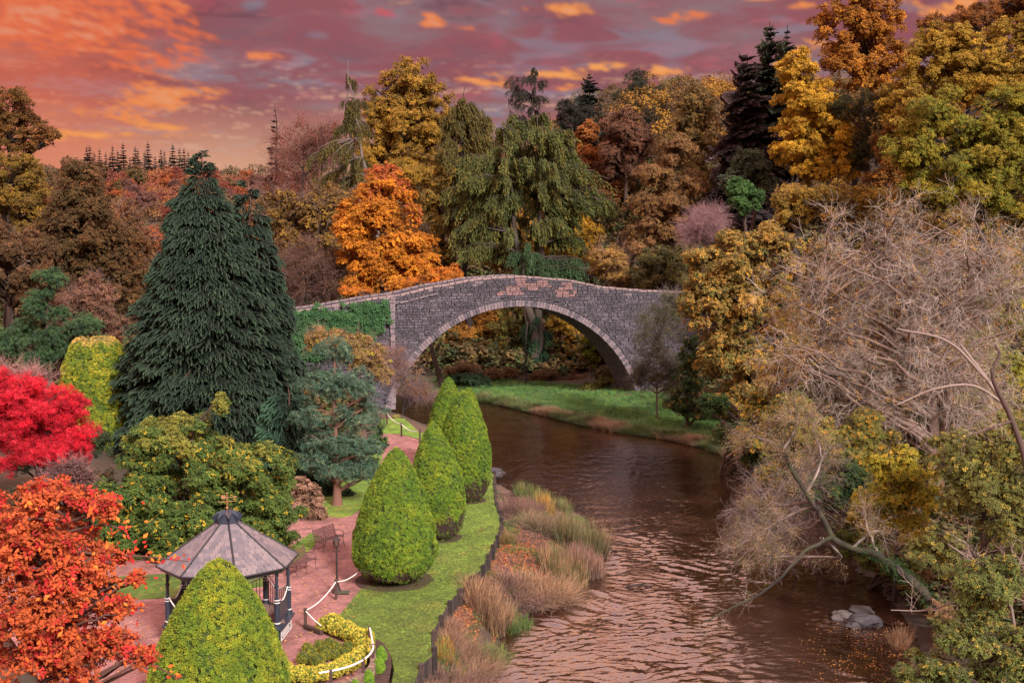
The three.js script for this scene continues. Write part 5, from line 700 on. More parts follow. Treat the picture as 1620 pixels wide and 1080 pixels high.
/* ------------------------------------------------------------------ bandstand */
{
  rnd = mulberry(31);
  const NAVY = mat(C(40, 46, 60), 0.42, { clearcoat: .35, clearcoatRoughness: .4 }), WHITE = mat(C(214, 208, 204), 0.5), DECK = mat(C(112, 88, 78), 0.8), IRON = mat(C(34, 34, 40), .5), BRONZE = mat(C(150, 106, 74), .5);
  const slateTex = (a, s) => tex(128, (x, y, u, v) => mul3(a, .86 + .2 * rnd() + .14 * wrapN(u, v, 6, s))), SL = [[116, 104, 108], [106, 96, 102], [124, 110, 112], [98, 90, 97]].map((c, i) => mat([1, 1, 1], .62, { map: slateTex(c, i) }));
  const ctr = onY(363, 1004, GARDEN), d = -ctr.z, root = thing('bandstand', 'octagonal dark blue bandstand with a slate roof behind the front yew', 'bandstand', ctr, 0);
  const EAVE = 2.36, RC = 2.08, view = Math.atan2(-ctr.x, d), A = (k) => (5.5 + 45 * k) / 57.2958 + Math.atan2(0 - ctr.x, d) * 1, P = (k, r, y) => V(Math.sin(A(k)) * r, y, Math.cos(A(k)) * r);
  const yE = at(470, 884, d).y - GARDEN - .05, yT = at(361, 826, d).y - GARDEN, deck = 0.55;
  // plinth: eight framed panels, boarded deck
  const seg = (r) => 2 * r * Math.sin(Math.PI / 8), ap = (r) => r * Math.cos(Math.PI / 8);
  { const s = new THREE.Shape(); for (let k = 0; k < 8; k++) { const p = P(k, RC + .16, 0); k ? s.lineTo(p.x, -p.z) : s.moveTo(p.x, -p.z); } const g = new THREE.ExtrudeGeometry(s, { depth: .07, bevelEnabled: false }); g.rotateX(-Math.PI / 2); g.translate(0, deck - .07, 0); part('deck_edge', g, NAVY, root); const b = new THREE.CylinderGeometry(RC - .02, RC - .02, deck - .08, 8, 1, true); b.rotateY(A(0)); b.translate(0, (deck - .08) / 2, 0); part('plinth_core', b, NAVY, root); }
  for (let i = 0; i < 15; i++) { const w = 0.27, x = (i - 7) * w, L = 2 * Math.sqrt(Math.max(0.02, (RC - .04) ** 2 - (Math.abs(x) + w / 2) ** 2)) * .97; if (L > .5) { const m = part('deck_board', rbox(w - .012, .03, L, .006), DECK, root); m.position.set(Math.cos(A(0)) * x, deck + .012, -Math.sin(A(0)) * x); m.rotation.y = A(0); } }
  for (let k = 0; k < 8; k++) {
    const a = (A(k) + A(k + 1)) / 2, w = seg(RC), f = new THREE.Group(); const pn = part('plinth_panel', rbox(w - .06, deck - .1, .05, .01), NAVY, root); pn.position.set(Math.sin(a) * (ap(RC) + .02), (deck - .08) / 2, Math.cos(a) * (ap(RC) + .02)); pn.rotation.y = a;
    const fr = merged([box(w - .22, .035, .02, 0, .17, .032), box(w - .22, .035, .02, 0, -.17, .032), box(.035, .305, .02, -(w - .255) / 2, 0, .032), box(.035, .305, .02, (w - .255) / 2, 0, .032), box(w - .62, .025, .02, 0, .08, .032), box(w - .62, .025, .02, 0, -.08, .032), box(.025, .135, .02, -(w - .64) / 2, 0, .032), box(w - .8, .03, .02, 0, 0, .032)]); part('white_moulding', fr, WHITE, pn);
    // columns with white bands and brackets
    const c = part('column', merged([cyl(.05, .06, yE - deck, 0, (yE + deck) / 2, 0, 12), cyl(.1, .1, .95, 0, deck + .5, 0, 12), cyl(.13, .14, .12, 0, deck + .06, 0, 12), cyl(.11, .06, .14, 0, yE - .1, 0, 12), cyl(.075, .075, .08, 0, deck + 1.4, 0, 12)]), NAVY, root), p = P(k, RC - .06, 0); c.position.copy(p);
    part('white_band', merged([cyl(.112, .112, .035, 0, deck + .16, 0, 12), cyl(.112, .112, .03, 0, deck + .95, 0, 12), cyl(.108, .108, .03, 0, deck + .86, 0, 12)]), WHITE, c);
    const br = new Grow(); for (const s of [-1, 1]) { const dir = P(k + s, RC - .06, 0).sub(p).normalize(), u = V(0, 1, 0), q = (x, y) => p.clone().addScaledVector(dir, x).add(V(0, y, 0)); br.tube(curve([q(.06, yE - .62), q(.16, yE - .42), q(.34, yE - .2), q(.5, yE - .12)], 10), () => .013, 4); const ring = []; for (let j = 0; j <= 12; j++) { const t = j / 12 * 6.2832; ring.push(q(.17 + .085 * Math.cos(t), yE - .2 + .085 * Math.sin(t))); } br.tube(ring, () => .011, 4); } part('bracket', br.build(true), IRON, root);
    if (k === 0 || k === 7) continue;               // the side towards the camera, behind the yew, is open
    // railing: balusters, or boarded panels, under a sagging white rail
    const p0 = P(k, RC - .06, 0), p1 = P(k + 1, RC - .06, 0), L = p0.distanceTo(p1), dir = p1.clone().sub(p0).normalize(), boarded = k === 1 || k === 5, yTop = (t) => deck + .98 - .26 * Math.sin(Math.PI * t) , rail = [];
    for (let j = 0; j <= 12; j++) { const t = j / 12; rail.push(p0.clone().addScaledVector(dir, L * lerp(.06, .94, t)).add(V(0, yTop(t), 0))); }
    const rg = new Grow(); rg.tube(rail, () => .024, 6); const r = part('rail', rg.build(true), WHITE, root);
    if (boarded) { const s = new THREE.Shape(); s.moveTo(.1, deck + .1); s.lineTo(L - .1, deck + .1); for (let j = 12; j >= 0; j--) s.lineTo(lerp(.1, L - .1, j / 12), yTop(j / 12)); const g = new THREE.ExtrudeGeometry(s, { depth: .03, bevelEnabled: false }); const m = part('boarded_panel', g, NAVY, root); m.position.copy(p0); m.rotation.y = Math.atan2(-dir.z, dir.x); }
    else { for (let j = 1; j < 11; j++) { const t = j / 11, m = part('baluster', cyl(.013, .013, yTop(t) - deck - .08, 0, 0, 0, 6), IRON, root), q = p0.clone().addScaledVector(dir, L * lerp(.06, .94, t)); m.position.set(q.x, (yTop(t) + deck + .08) / 2, q.z); } const m = part('bottom_rail', box(L - .16, .03, .03), IRON, root); m.position.copy(p0.clone().lerp(p1, .5)); m.position.y = deck + .09; m.rotation.y = Math.atan2(-dir.z, dir.x); }
  }
  // roof: eight slopes of slates, lead hips, fascia
  const RT = .34, roofBase = (() => { const g = new THREE.CylinderGeometry(RT - .01, EAVE - .02, yT - yE, 8, 1, false); g.rotateY(A(0)); g.translate(0, (yT + yE) / 2, 0); return g; })();
  const roof = part('roof', roofBase, mat(C(60, 54, 54), .9), root);
  part('fascia', (() => { const g = new THREE.CylinderGeometry(EAVE - .06, EAVE - .12, .16, 8, 1, true); g.rotateY(A(0)); g.translate(0, yE - .07, 0); return g; })(), NAVY, root);
  part('gutter', (() => { const g = new Grow(), pts = []; for (let k = 0; k <= 8; k++) { pts.push(P(k, EAVE + .015, yE + .005)); if (k < 8) pts.push(P(k, EAVE + .015, yE + .005).lerp(P(k + 1, EAVE + .015, yE + .005), .5)); } g.tube(pts, () => .035, 6); return g.build(true); })(), IRON, root);
  const far2 = [[], [], [], []]; let made = 0;
  for (const k of [0, 1, 7, 6, 2, 3, 4, 5]) for (let row = 0; row < 14; row++) {
    const a = (A(k) + A(k + 1)) / 2, t0 = row / 14, t1 = (row + 1.25) / 14, slope = Math.atan2(yT - yE, ap(EAVE) - ap(RT)), rowL = Math.hypot(yT - yE, ap(EAVE) - ap(RT)) / 14, r = lerp(EAVE, RT, (row + .5) / 14), W = seg(r), n = Math.max(1, Math.round(W / .2)), ym = lerp(yE, yT, (row + .5) / 14), rm = ap(r);
    for (let j = 0; j < n; j++) {
      const w = W / n, x = (j - (n - 1) / 2) * w + (row % 2 ? 0.25 : -.25) * w * .4, lim = W / 2 - w * .5; const xc = clamp(x, -lim, lim);
      const g = new THREE.BoxGeometry(w - .012, .014, rowL * 1.25), m4 = new THREE.Matrix4().makeRotationFromEuler(new THREE.Euler(slope + .045 + rr(-.012, .012), 0, 0)), off = .022 + rr(0, .008);
      const wx = Math.sin(a) * (rm + off * Math.sin(slope)) + Math.cos(a) * xc, wz = Math.cos(a) * (rm + off * Math.sin(slope)) - Math.sin(a) * xc, mi = Math.floor(rnd() * 4);
      if (made < 290 && [0, 1, 7, 6].includes(k)) { g.applyMatrix4(m4); const m = part('slate', g, SL[mi], roof); m.position.set(wx, ym + off * Math.cos(slope), wz); m.rotation.y = a; made++; }
      else { g.applyMatrix4(m4); tf(g, wx, ym + off * Math.cos(slope), wz, a); far2[mi].push(g); }
    }
  }
  far2.forEach((l, i) => { if (l.length) part('slate_courses', merged(l), SL[i], roof, 'stuff'); });
  for (let k = 0; k < 8; k++) { const g = new Grow(); g.tube([P(k, EAVE + .01, yE + .035), P(k, (EAVE + RT) / 2, (yE + yT) / 2 + .035), P(k, RT, yT + .035)], () => .036, 6); part('hip_lead', g.build(true), IRON, root); }
  // star shaped crown with gablets, finial and vane
  const top = new Grow(); const c0 = top.v(0, yT + .42, 0); for (let k = 0; k < 8; k++) { const o = P(k, .52, yT + .22), i0 = P(k + .5, .3, yT + .3), b = P(k, .4, yT - .02), b1 = P(k + 1, .4, yT - .02), o1 = P(k + 1, .52, yT + .22); const vo = top.v(o.x, o.y, o.z), vi = top.v(i0.x, i0.y + .08, i0.z), v1 = top.v(o1.x, o1.y, o1.z), vb = top.v(b.x, b.y, b.z), vb1 = top.v(b1.x, b1.y, b1.z); top.tri(c0, vo, vi); top.tri(c0, vi, v1); top.tri(vo, vb, vi); top.tri(vi, vb, vb1); top.tri(vi, vb1, v1); }
  const crown = part('roof_crown', top.build(), NAVY, root);
  part('finial', merged([cyl(.015, .02, .62, 0, yT + .7, 0, 6), tf(new THREE.SphereGeometry(.05, 10, 8), 0, yT + .5, 0)]), BRONZE, crown);
  const vane = part('weather_vane', merged([box(.62, .018, .018, 0, yT + .72, 0), box(.018, .018, .62, 0, yT + .72, 0), tf(new THREE.ConeGeometry(.05, .14, 5), .3, yT + .86, 0, 0, 0, -1.57), box(.34, .016, .016, .08, yT + .86, 0), box(.14, .13, .012, -.12, yT + .88, 0), tf(new THREE.SphereGeometry(.035, 8, 6), 0, yT + 1.0, 0)]), BRONZE, crown); vane.rotation.y = .3;
}

/* ------------------------------------------------------------------ lamp, ropes, benches, rail */
const IRONB = mat(C(44, 36, 36), .55), ROPE = mat(C(226, 216, 210), .85), POSTW = mat(C(72, 52, 46), .9);
function swag(name, label, a, b, sag, parent, r = .022) { const g = new Grow(), pts = []; for (let k = 0; k <= 14; k++) { const t = k / 14; pts.push(a.clone().lerp(b, t).add(V(0, -sag * 4 * t * (1 - t), 0))); } g.tube(pts, () => r, 6); return part(name, g.build(true), ROPE, parent); }
{
  const f = onY(533, 936, GARDEN), root = thing('lamp_post', 'slender dark lamp post with a square lantern on the gravel by the largest yew', 'lamp post', f), h = at(536, 851, -f.z).y - GARDEN;
  part('base', merged([cyl(.16, .22, .08, 0, .04, 0, 8), cyl(.09, .14, .16, 0, .16, 0, 8), cyl(.06, .08, .3, 0, .38, 0, 8)]), IRONB, root);
  part('pole', merged([cyl(.028, .042, h - .85, 0, .5 + (h - .85) / 2, 0, 8), cyl(.055, .055, .05, 0, h * .55, 0, 8), cyl(.05, .03, .08, 0, h - .36, 0, 8), box(.34, .025, .025, 0, h - .5, 0)]), IRONB, root);
  const L = part('lantern_frame', merged([0, 1, 2, 3].flatMap((k) => { const a = k * Math.PI / 2 + .78; const g = new Grow(); g.tube([V(Math.cos(a) * .075, h - .32, Math.sin(a) * .075), V(Math.cos(a) * .13, h - .07, Math.sin(a) * .13)], () => .012, 4); return [g.build(true)]; }).map((g) => { g.setAttribute('uv', new THREE.BufferAttribute(new Float32Array(g.attributes.position.count * 2), 2)); return g; }).concat([cyl(.08, .08, .025, 0, h - .32, 0, 8), cyl(.04, .2, .1, 0, h - .02, 0, 4), cyl(.02, .035, .08, 0, h + .06, 0, 8)])), IRONB, root);
  part('lantern_glass', tf(new THREE.CylinderGeometry(.125, .072, .24, 4, 1, true), 0, h - .195, 0), mat([.9, .92, .92], .12, { transmission: 1, thickness: 0 }), L);
  part('foot_plate', rbox(.5, .07, .3, .02, .25, .035, .16), mat(C(66, 66, 54), .9), root);
  const p1 = onY(531.5, 947, GARDEN), r1 = thing('rope_post', 'dark timber post with the white rope, just in front of the lamp post', 'post', p1); part('shaft', rbox(.1, .72, .1, .015, 0, .36, 0), POSTW, r1); part('cap', rbox(.12, .04, .12, .01, 0, .74, 0), POSTW, r1);
  const p2 = onY(483, 993, GARDEN), r2 = thing('rope_post', 'dark timber post at the end of the white rope beside the bandstand', 'post', p2); part('shaft', rbox(.1, .66, .1, .015, 0, .33, 0), POSTW, r2); part('cap', rbox(.12, .04, .12, .01, 0, .68, 0), POSTW, r2);
  const e = onY(508, 1003, GARDEN), a = V(p2.x, GARDEN + .62, p2.z), b = V(p1.x, GARDEN + .66, p1.z), c = onY(566, 925, GARDEN).add(V(0, .5, 0)), ro = thing('rope', 'white rope slung between the two posts beside the lamp', 'rope', V(0, 0, 0)); swag('long_rope', '', a, b, .16, ro); swag('far_rope', '', b, c, .1, ro); swag('near_rope', '', a, e.clone().add(V(0, .3, 0)), .03, ro);
  const kb = thing('timber_kerb', 'short timber kerb on the gravel between the rope post and the golden shrubs', 'kerb', p2.clone().lerp(e, .5)); const kd = e.clone().sub(p2); part('beam', rbox(kd.length() + .1, .14, .14, .02, 0, .07, 0, Math.atan2(-kd.z, kd.x)), POSTW, kb); part('peg', rbox(.08, .2, .08, .01, .3, .1, .1), POSTW, kb);
}
function bench(label, px, py, turn) {
  const f = onY(px, py, GARDEN), root = thing('metal_bench', label, 'bench', f, turn, 'metal benches beside the gravel path'), m = mat(C(86, 56, 56), .55);
  for (let k = 0; k < 6; k++) part('seat_slat', rbox(1.5, .02, .05, .006, 0, .43 + .01 * Math.abs(k - 2), .02 + k * .075), m, root);
  for (let k = 0; k < 6; k++) { const s = part('back_slat', rbox(1.5, .05, .02, .006), m, root); s.position.set(0, .5 + k * .075, -.03 - k * .022); s.rotation.x = -.28; }
  for (const x of [-.7, 0, .7]) { const g = new Grow(), q = (y, z) => V(x, y, z); g.tube(curve([q(0, -.1), q(.2, -.02), q(.42, 0), q(.95, -.17)], 10), () => .018, 5); g.tube(curve([q(0, .5), q(.2, .42), q(.41, .42)], 8), () => .018, 5); g.tube(curve([q(.41, .44), q(.4, .2), q(.42, 0)], 8), () => .015, 5); if (x) g.tube(curve([q(.66, -.06), q(.68, .2), q(.62, .44), q(.43, .44)], 10), () => .016, 5); part('side_frame', g.build(true), m, root); }
  return root;
}
bench('first metal bench on the gravel, beyond the bandstand roof and nearer the hydrangea', 515, 866, 1.05);
bench('second metal bench partly hidden behind the edge of the bandstand roof', 470, 905, 1.15);

/* ------------------------------------------------------------------ the little knot garden */
{
  rnd = mulberry(61);
  const ball = (name, label, group, px, py, r, cols, s, list, squash = .85) => {
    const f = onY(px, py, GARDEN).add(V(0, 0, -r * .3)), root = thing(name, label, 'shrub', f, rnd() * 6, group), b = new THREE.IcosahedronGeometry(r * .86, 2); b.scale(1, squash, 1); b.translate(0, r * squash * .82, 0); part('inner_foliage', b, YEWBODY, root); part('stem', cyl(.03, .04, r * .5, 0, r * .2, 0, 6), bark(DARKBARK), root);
    const l = [], n = Math.round(10 * (r / s) ** 2); for (let i = 0; i < n; i++) { const u = unit(); if (u.y < -.55) continue; const rad = r * (1 + .1 * n3(u.x * 2 + px, u.y * 2, u.z * 2)) * rr(.86, 1.0); l.push([V(u.x * rad, r * squash * .82 + u.y * rad * squash, u.z * rad), spun(toward(QY, u.clone().add(unit().multiplyScalar(.5)).normalize()), QY, rnd() * 6), s * rr(.7, 1.3), mul3(rnd() < .55 ? cols[0] : cols[1], rr(.7, 1.25))]); }
    instances('foliage', pick(YEWKIT), LEAF, l, root); nInst += l.length; return root;
  };
  const gold = [mul3(C(236, 214, 84), KF), mul3(C(150, 160, 48), KF)], green = [mul3(C(158, 152, 44), KF), mul3(C(96, 104, 34), KF)], fresh = [mul3(C(140, 176, 48), KF), mul3(C(88, 130, 40), KF)];
  const G1 = ball('golden_shrub', 'rounded golden variegated shrub in the ring round the box domes', 'golden shrubs in the curved ring', 525, 1001, .41, gold, .055), ring = [[535, 1006], [546, 1010], [556, 1015], [567, 1019], [575, 1026], [577, 1036], [572, 1046], [563, 1056], [551, 1063], [538, 1069], [526, 1074], [508, 1078], [490, 1081], [474, 1080], [458, 1080], [444, 1078], [514, 1000], [430, 1090]];
  ring.forEach(([x, y], i) => { const c = G1.clone(); c.name = numbered('golden_shrub'); c.position.copy(onY(x, y, GARDEN)); c.position.z -= .12; c.rotation.y = i * 1.7; const k = rr(.74, .98); c.scale.set(k * rr(.9, 1.1), k * rr(.82, 1.05), k); scene.add(c); });
  const D1 = ball('box_dome', 'small clipped box dome inside the ring of golden shrubs', 'clipped box domes inside the ring', 505, 1029, .205, green, .034, null, .95), dome = [[515, 1036], [493, 1040], [481, 1051], [502, 1055], [531, 1029], [534, 1037], [550, 1031], [514, 1045], [528, 1043], [544, 1040], [486, 1032], [520, 1024]];
  dome.forEach(([x, y], i) => { const c = D1.clone(); c.name = numbered('box_dome'); c.position.copy(onY(x, y, GARDEN)); c.rotation.y = i * 2.1; const big = i === 2 || i === 3; c.scale.setScalar(big ? 1.3 : rr(.9, 1.08)); scene.add(c); });
  const mkCone = (label, x, y, h, r) => { rnd = mulberry(x * 3 + y); const f = onY(x, y, GARDEN), root = thing('box_cone', label, 'shrub', f, 0, 'small box cones in the soil bed'), pr = [[.05, .6], [.2, .95], [.4, 1], [.65, .8], [.85, .45], [1, 0]], g = new THREE.LatheGeometry(pr.map((p) => new THREE.Vector2(Math.max(.001, p[1] * r * .85), p[0] * h * .95)), 14); part('inner_foliage', g, YEWBODY, root); const l = []; for (let i = 0; i < 520; i++) { const t = Math.pow(rnd(), 1.2); let k = 0; while (k < 4 && t > pr[k + 1][0]) k++; const q = clamp((t - pr[k][0]) / (pr[k + 1][0] - pr[k][0]), 0, 1), R = lerp(pr[k][1], pr[k + 1][1], q) * r, a = rnd() * 6.28, o = V(Math.cos(a), .5, Math.sin(a)).normalize(); l.push([V(Math.cos(a) * R, t * h, Math.sin(a) * R), toward(QY, o.add(unit().multiplyScalar(.5)).normalize()), .05 * rr(.7, 1.3), mul3(mix3(fresh[1], fresh[0], rnd()), rr(.75, 1.25))]); } instances('foliage', YEWKIT[0], LEAF, l, root); };
  mkCone('bright green box cone at the back of the soil bed by the lawn', 603, 1046, .5, .17); mkCone('bright green box cone second from the back of the soil bed', 599.5, 1064, .5, .17); mkCone('small box cone in the soil bed close to the curved rail', 583, 1083, .46, .16); mkCone('box cone just at the bottom edge of the picture below the rail', 562, 1096, .4, .15);
  // curved rail of white rope on dark posts over a low stone edging
  const path = [[585, 1028], [589, 1050], [590, 1064], [580, 1078], [560, 1090], [535, 1098], [505, 1104]], pts = curve(path.map(([x, y]) => onY(x, y, GARDEN)), 40), rr0 = thing('curved_rail', 'curved white rope rail on dark posts round the golden shrubs', 'rail', V(0, 0, 0));
  for (const k of [0, 10, 22, 36]) { const p = pts[k], m = part('post', rbox(.09, .8, .09, .012), POSTW, rr0); m.position.set(p.x, GARDEN + .4, p.z); }
  const g = new Grow(); g.tube(pts.map((p) => V(p.x, GARDEN + .76, p.z)), () => .03, 6); part('white_rail', g.build(true), ROPE, rr0);
  const st = mat([1, 1, 1], .95, { map: soilTex, bumpMap: gravelBump, bumpScale: .03 }), ed = thing('stone_edging', 'low curved brown stone edging under the white rail', 'edging', V(0, 0, 0)); const stc = [C(120, 96, 80), C(104, 84, 74), C(136, 110, 92)].map((c) => mat(c, .95));
  for (let k = 0; k < 40; k++) for (let j = 0; j < 2; j++) { const a = pts[k], b = pts[k + 1], m = part('stone', rbox(a.distanceTo(b) - .01, .17, .2, .03), stc[Math.floor(rnd() * 3)], ed); m.position.set((a.x + b.x) / 2, GARDEN + .09 + j * .18, (a.z + b.z) / 2); m.rotation.y = Math.atan2(-(b.z - a.z), b.x - a.x) + rr(-.03, .03); }
}
{ // far rope rail on the lawn by the bridge
  const ps = [[612, 672], [635, 690], [664, 700]].map(([x, y]) => onY(x, y, GARDEN)), tops = ps.map((p) => p.clone().add(V(0, .85, 0)));
  ps.forEach((p, i) => { const o = thing('rope_post', ['far timber post of the rope rail nearest the pier', 'dark timber post on the far lawn beside the gravel', 'far timber post half hidden by the yews'][i], 'post', p); part('shaft', rbox(.12, .9, .12, .015, 0, .45, 0), POSTW, o); part('cap', rbox(.14, .04, .14, .01, 0, .92, 0), POSTW, o); });
  const ro = thing('rope', 'white rope along the far lawn near the bridge', 'rope', V(0, 0, 0)); swag('first_rope', '', tops[0], tops[1], .18, ro, .03); swag('second_rope', '', tops[1], tops[2], .25, ro, .03); const p0 = onY(596, 668, GARDEN).add(V(0, .85, 0)); swag('third_rope', '', p0, tops[0], .12, ro, .03);
}
/* ------------------------------------------------------------------ timber river wall, banks, reeds, stones, fallen leaves */
{
  rnd = mulberry(41); const root = thing('timber_wall', 'dark timber river wall holding up the edge of the lawn', 'wall', V(0, 0, 0)), wood = [[58, 46, 42], [46, 37, 36], [70, 55, 50]].map((c) => mat([1, 1, 1], .95, { map: tex(64, (x, y, u, v) => mul3(c, .8 + .3 * wrapN(u * .2 + .3, v, 9) + .25 * rnd())) }));
  let carry = 0, n = 0;
  for (let i = 0; i < lawnFront.length - 1; i++) {
    const a = lawnFront[i], b = lawnFront[i + 1], L = Math.hypot(b[0] - a[0], b[1] - a[1]), ang = Math.atan2(-(b[1] - a[1]), b[0] - a[0]); let s = carry;
    for (; s < L; s += .34) { const t = s / L, x = lerp(a[0], b[0], t), z = lerp(a[1], b[1], t), hh = rr(1.15, 1.35), post = n % 5 === 0; const nx = Math.sin(ang + Math.PI) * -1, m = part(post ? 'post' : 'plank', rbox(post ? .17 : .31, post ? hh + .12 : hh, post ? .17 : .06, .012), wood[Math.floor(rnd() * 3)], root); const ox = -(b[1] - a[1]) / L, oz = (b[0] - a[0]) / L, off = post ? .1 : .045; m.position.set(x + ox * off, GARDEN - (hh) / 2 + (post ? .1 : 0.0) + rr(-.02, .03), z + oz * off); m.rotation.y = ang + rr(-.03, .03); n++; }
    carry = s - L;
  }
}
const tuftG = [kitTuft(1, 26, 1, .035, .5, .6), kitTuft(2, 22, 1, .03, .25, .3), kitTuft(3, 34, 1, .03, .9, .9)];
const GRASSM = mat([1, 1, 1], .85, { side: THREE.DoubleSide, vertexColors: true, transmission: .25, thickness: 0 });
function cover(name, label, cat, list, geo) { const w = instances(numbered(name), geo, GRASSM, list, scene); tag(w, label, cat); nInst += list.length; return w; }
function clump(name, label, px, py, h, w, n, cols, kind, group, seed) {
  rnd = mulberry(seed ?? px * 3 + py); const f = onY(px, py, .35); f.y = H(f.x, f.z); const root = thing(name, label, 'grass clump', f, 0, group), l = [], r = w;
  n = Math.round(n * 1.9); h *= 1.12; for (let i = 0; i < n; i++) { const a = rnd() * 6.28, o = Math.sqrt(rnd()) * r; const x = Math.cos(a) * o, z = Math.sin(a) * o, k = mul3(pick(cols), rr(.7, 1.3)); l.push([V(x, H(f.x + x, f.z + z) - f.y - .03, z), new THREE.Quaternion().setFromEuler(new THREE.Euler(z / r * .3 + rr(-.1, .1), rnd() * 6.28, -x / r * .3 + rr(-.1, .1))), V(h * rr(.7, 1.1) * .8, h * rr(.65, 1.15), h * .8), k]); }
  instances('blades', tuftG[kind], GRASSM, l, root); const m = new Grow(); for (let i = 0; i < 9; i++) { const a = rnd() * 6.28, o = rnd() * r * .8; m.tube([V(Math.cos(a) * o, -.05, Math.sin(a) * o), V(Math.cos(a) * o * 1.1, h * .5, Math.sin(a) * o * 1.1), V(Math.cos(a) * o * 1.4 + .1, h * rr(.8, 1.15), Math.sin(a) * o * 1.4)], (t) => .008 * (1 - .6 * t), 3); } part('stems', m.build(true), mat(C(150, 116, 88), .9), root); nInst += n; return root;
}
const straw = [C(188, 146, 108), C(160, 118, 90), C(206, 166, 124)].map((c) => mul3(c, .62)), rush = [C(128, 122, 74), C(150, 128, 92), C(104, 108, 60)].map((c) => mul3(c, .75)), greenS = [C(108, 132, 56), C(84, 116, 50), C(140, 140, 70)].map((c) => mul3(c, .75)), pinkS = [C(176, 132, 116), C(142, 106, 98), C(176, 136, 114)].map((c) => mul3(c, .6)), yel = [C(206, 156, 52), C(170, 140, 56)].map((c) => mul3(c, .75));
clump('reed_clump', 'tall grey green reeds at the outer corner of the reed bed', 918, 862, 1.3, 1.2, 60, rush, 1);
clump('reed_clump', 'pinkish reeds leaning over the water at the right side of the reed bed', 922, 895, 1.1, .9, 46, pinkS, 1);
clump('reed_clump', 'green topped reeds at the far tip of the reed bed', 862, 812, .8, 1.5, 50, [...rush, ...greenS], 1);
clump('reed_clump', 'yellow iris leaves standing in the middle of the reed bed', 862, 832, 1.0, .3, 12, yel, 1);
clump('reed_clump', 'reddish dry sedge drooping at the left of the reed bed', 822, 838, .8, 1.1, 46, pinkS, 2);
clump('reed_clump', 'grey drooping sedge in the middle of the reed bed', 862, 858, .85, 1.1, 46, [...pinkS, ...rush], 2);
clump('reed_clump', 'dense brown reeds on the near side of the reed bed', 893, 905, 1.0, 1.1, 56, [...rush, ...straw], 1);
clump('reed_clump', 'straw coloured grass arching at the near corner of the reed bed', 862, 935, .95, 1.1, 54, straw, 2);
clump('reed_clump', 'rust brown sedge next to the fallen leaves', 828, 945, .7, .9, 44, pinkS, 2);
clump('grass_clump', 'big buff dry grass mound in front of the timber wall', 768, 983, 1.05, .85, 70, straw, 0);
clump('grass_clump', 'green sedge clump at the water edge beside the buff mound', 812, 978, .65, .8, 50, greenS, 0);
clump('grass_clump', 'pale fallen grass mat nearest the bottom of the bank', 742, 1046, .6, 1.2, 80, [...pinkS, ...straw], 2);
clump('grass_clump', 'green grass by the water at the bottom of the bank', 788, 1028, .55, .8, 50, greenS, 0);
clump('grass_clump', 'pinkish dry grass at the bottom edge beside the water', 752, 1084, .6, 1.0, 60, pinkS, 2);
clump('grass_clump', 'yellow green grass under the near end of the timber wall', 700, 1070, .5, .7, 44, [...greenS, ...yel], 0);
clump('grass_clump', 'small green clump against the timber wall planks', 726, 968, .6, .35, 24, [...greenS, ...yel], 0);
clump('grass_clump', 'orange green ferny grass on the slope below the wall corner', 786, 890, .6, .8, 50, [C(150, 112, 60), C(120, 116, 60)].map((c) => mul3(c, .75)), 0);
clump('grass_clump', 'buff grass tuft behind the wet rocks on the right bank', 1405, 1000, .75, .8, 56, straw, 0);
clump('grass_clump', 'long pale grass in the lower right corner of the river bank', 1470, 1060, .7, .9, 50, [...straw, ...greenS], 2);
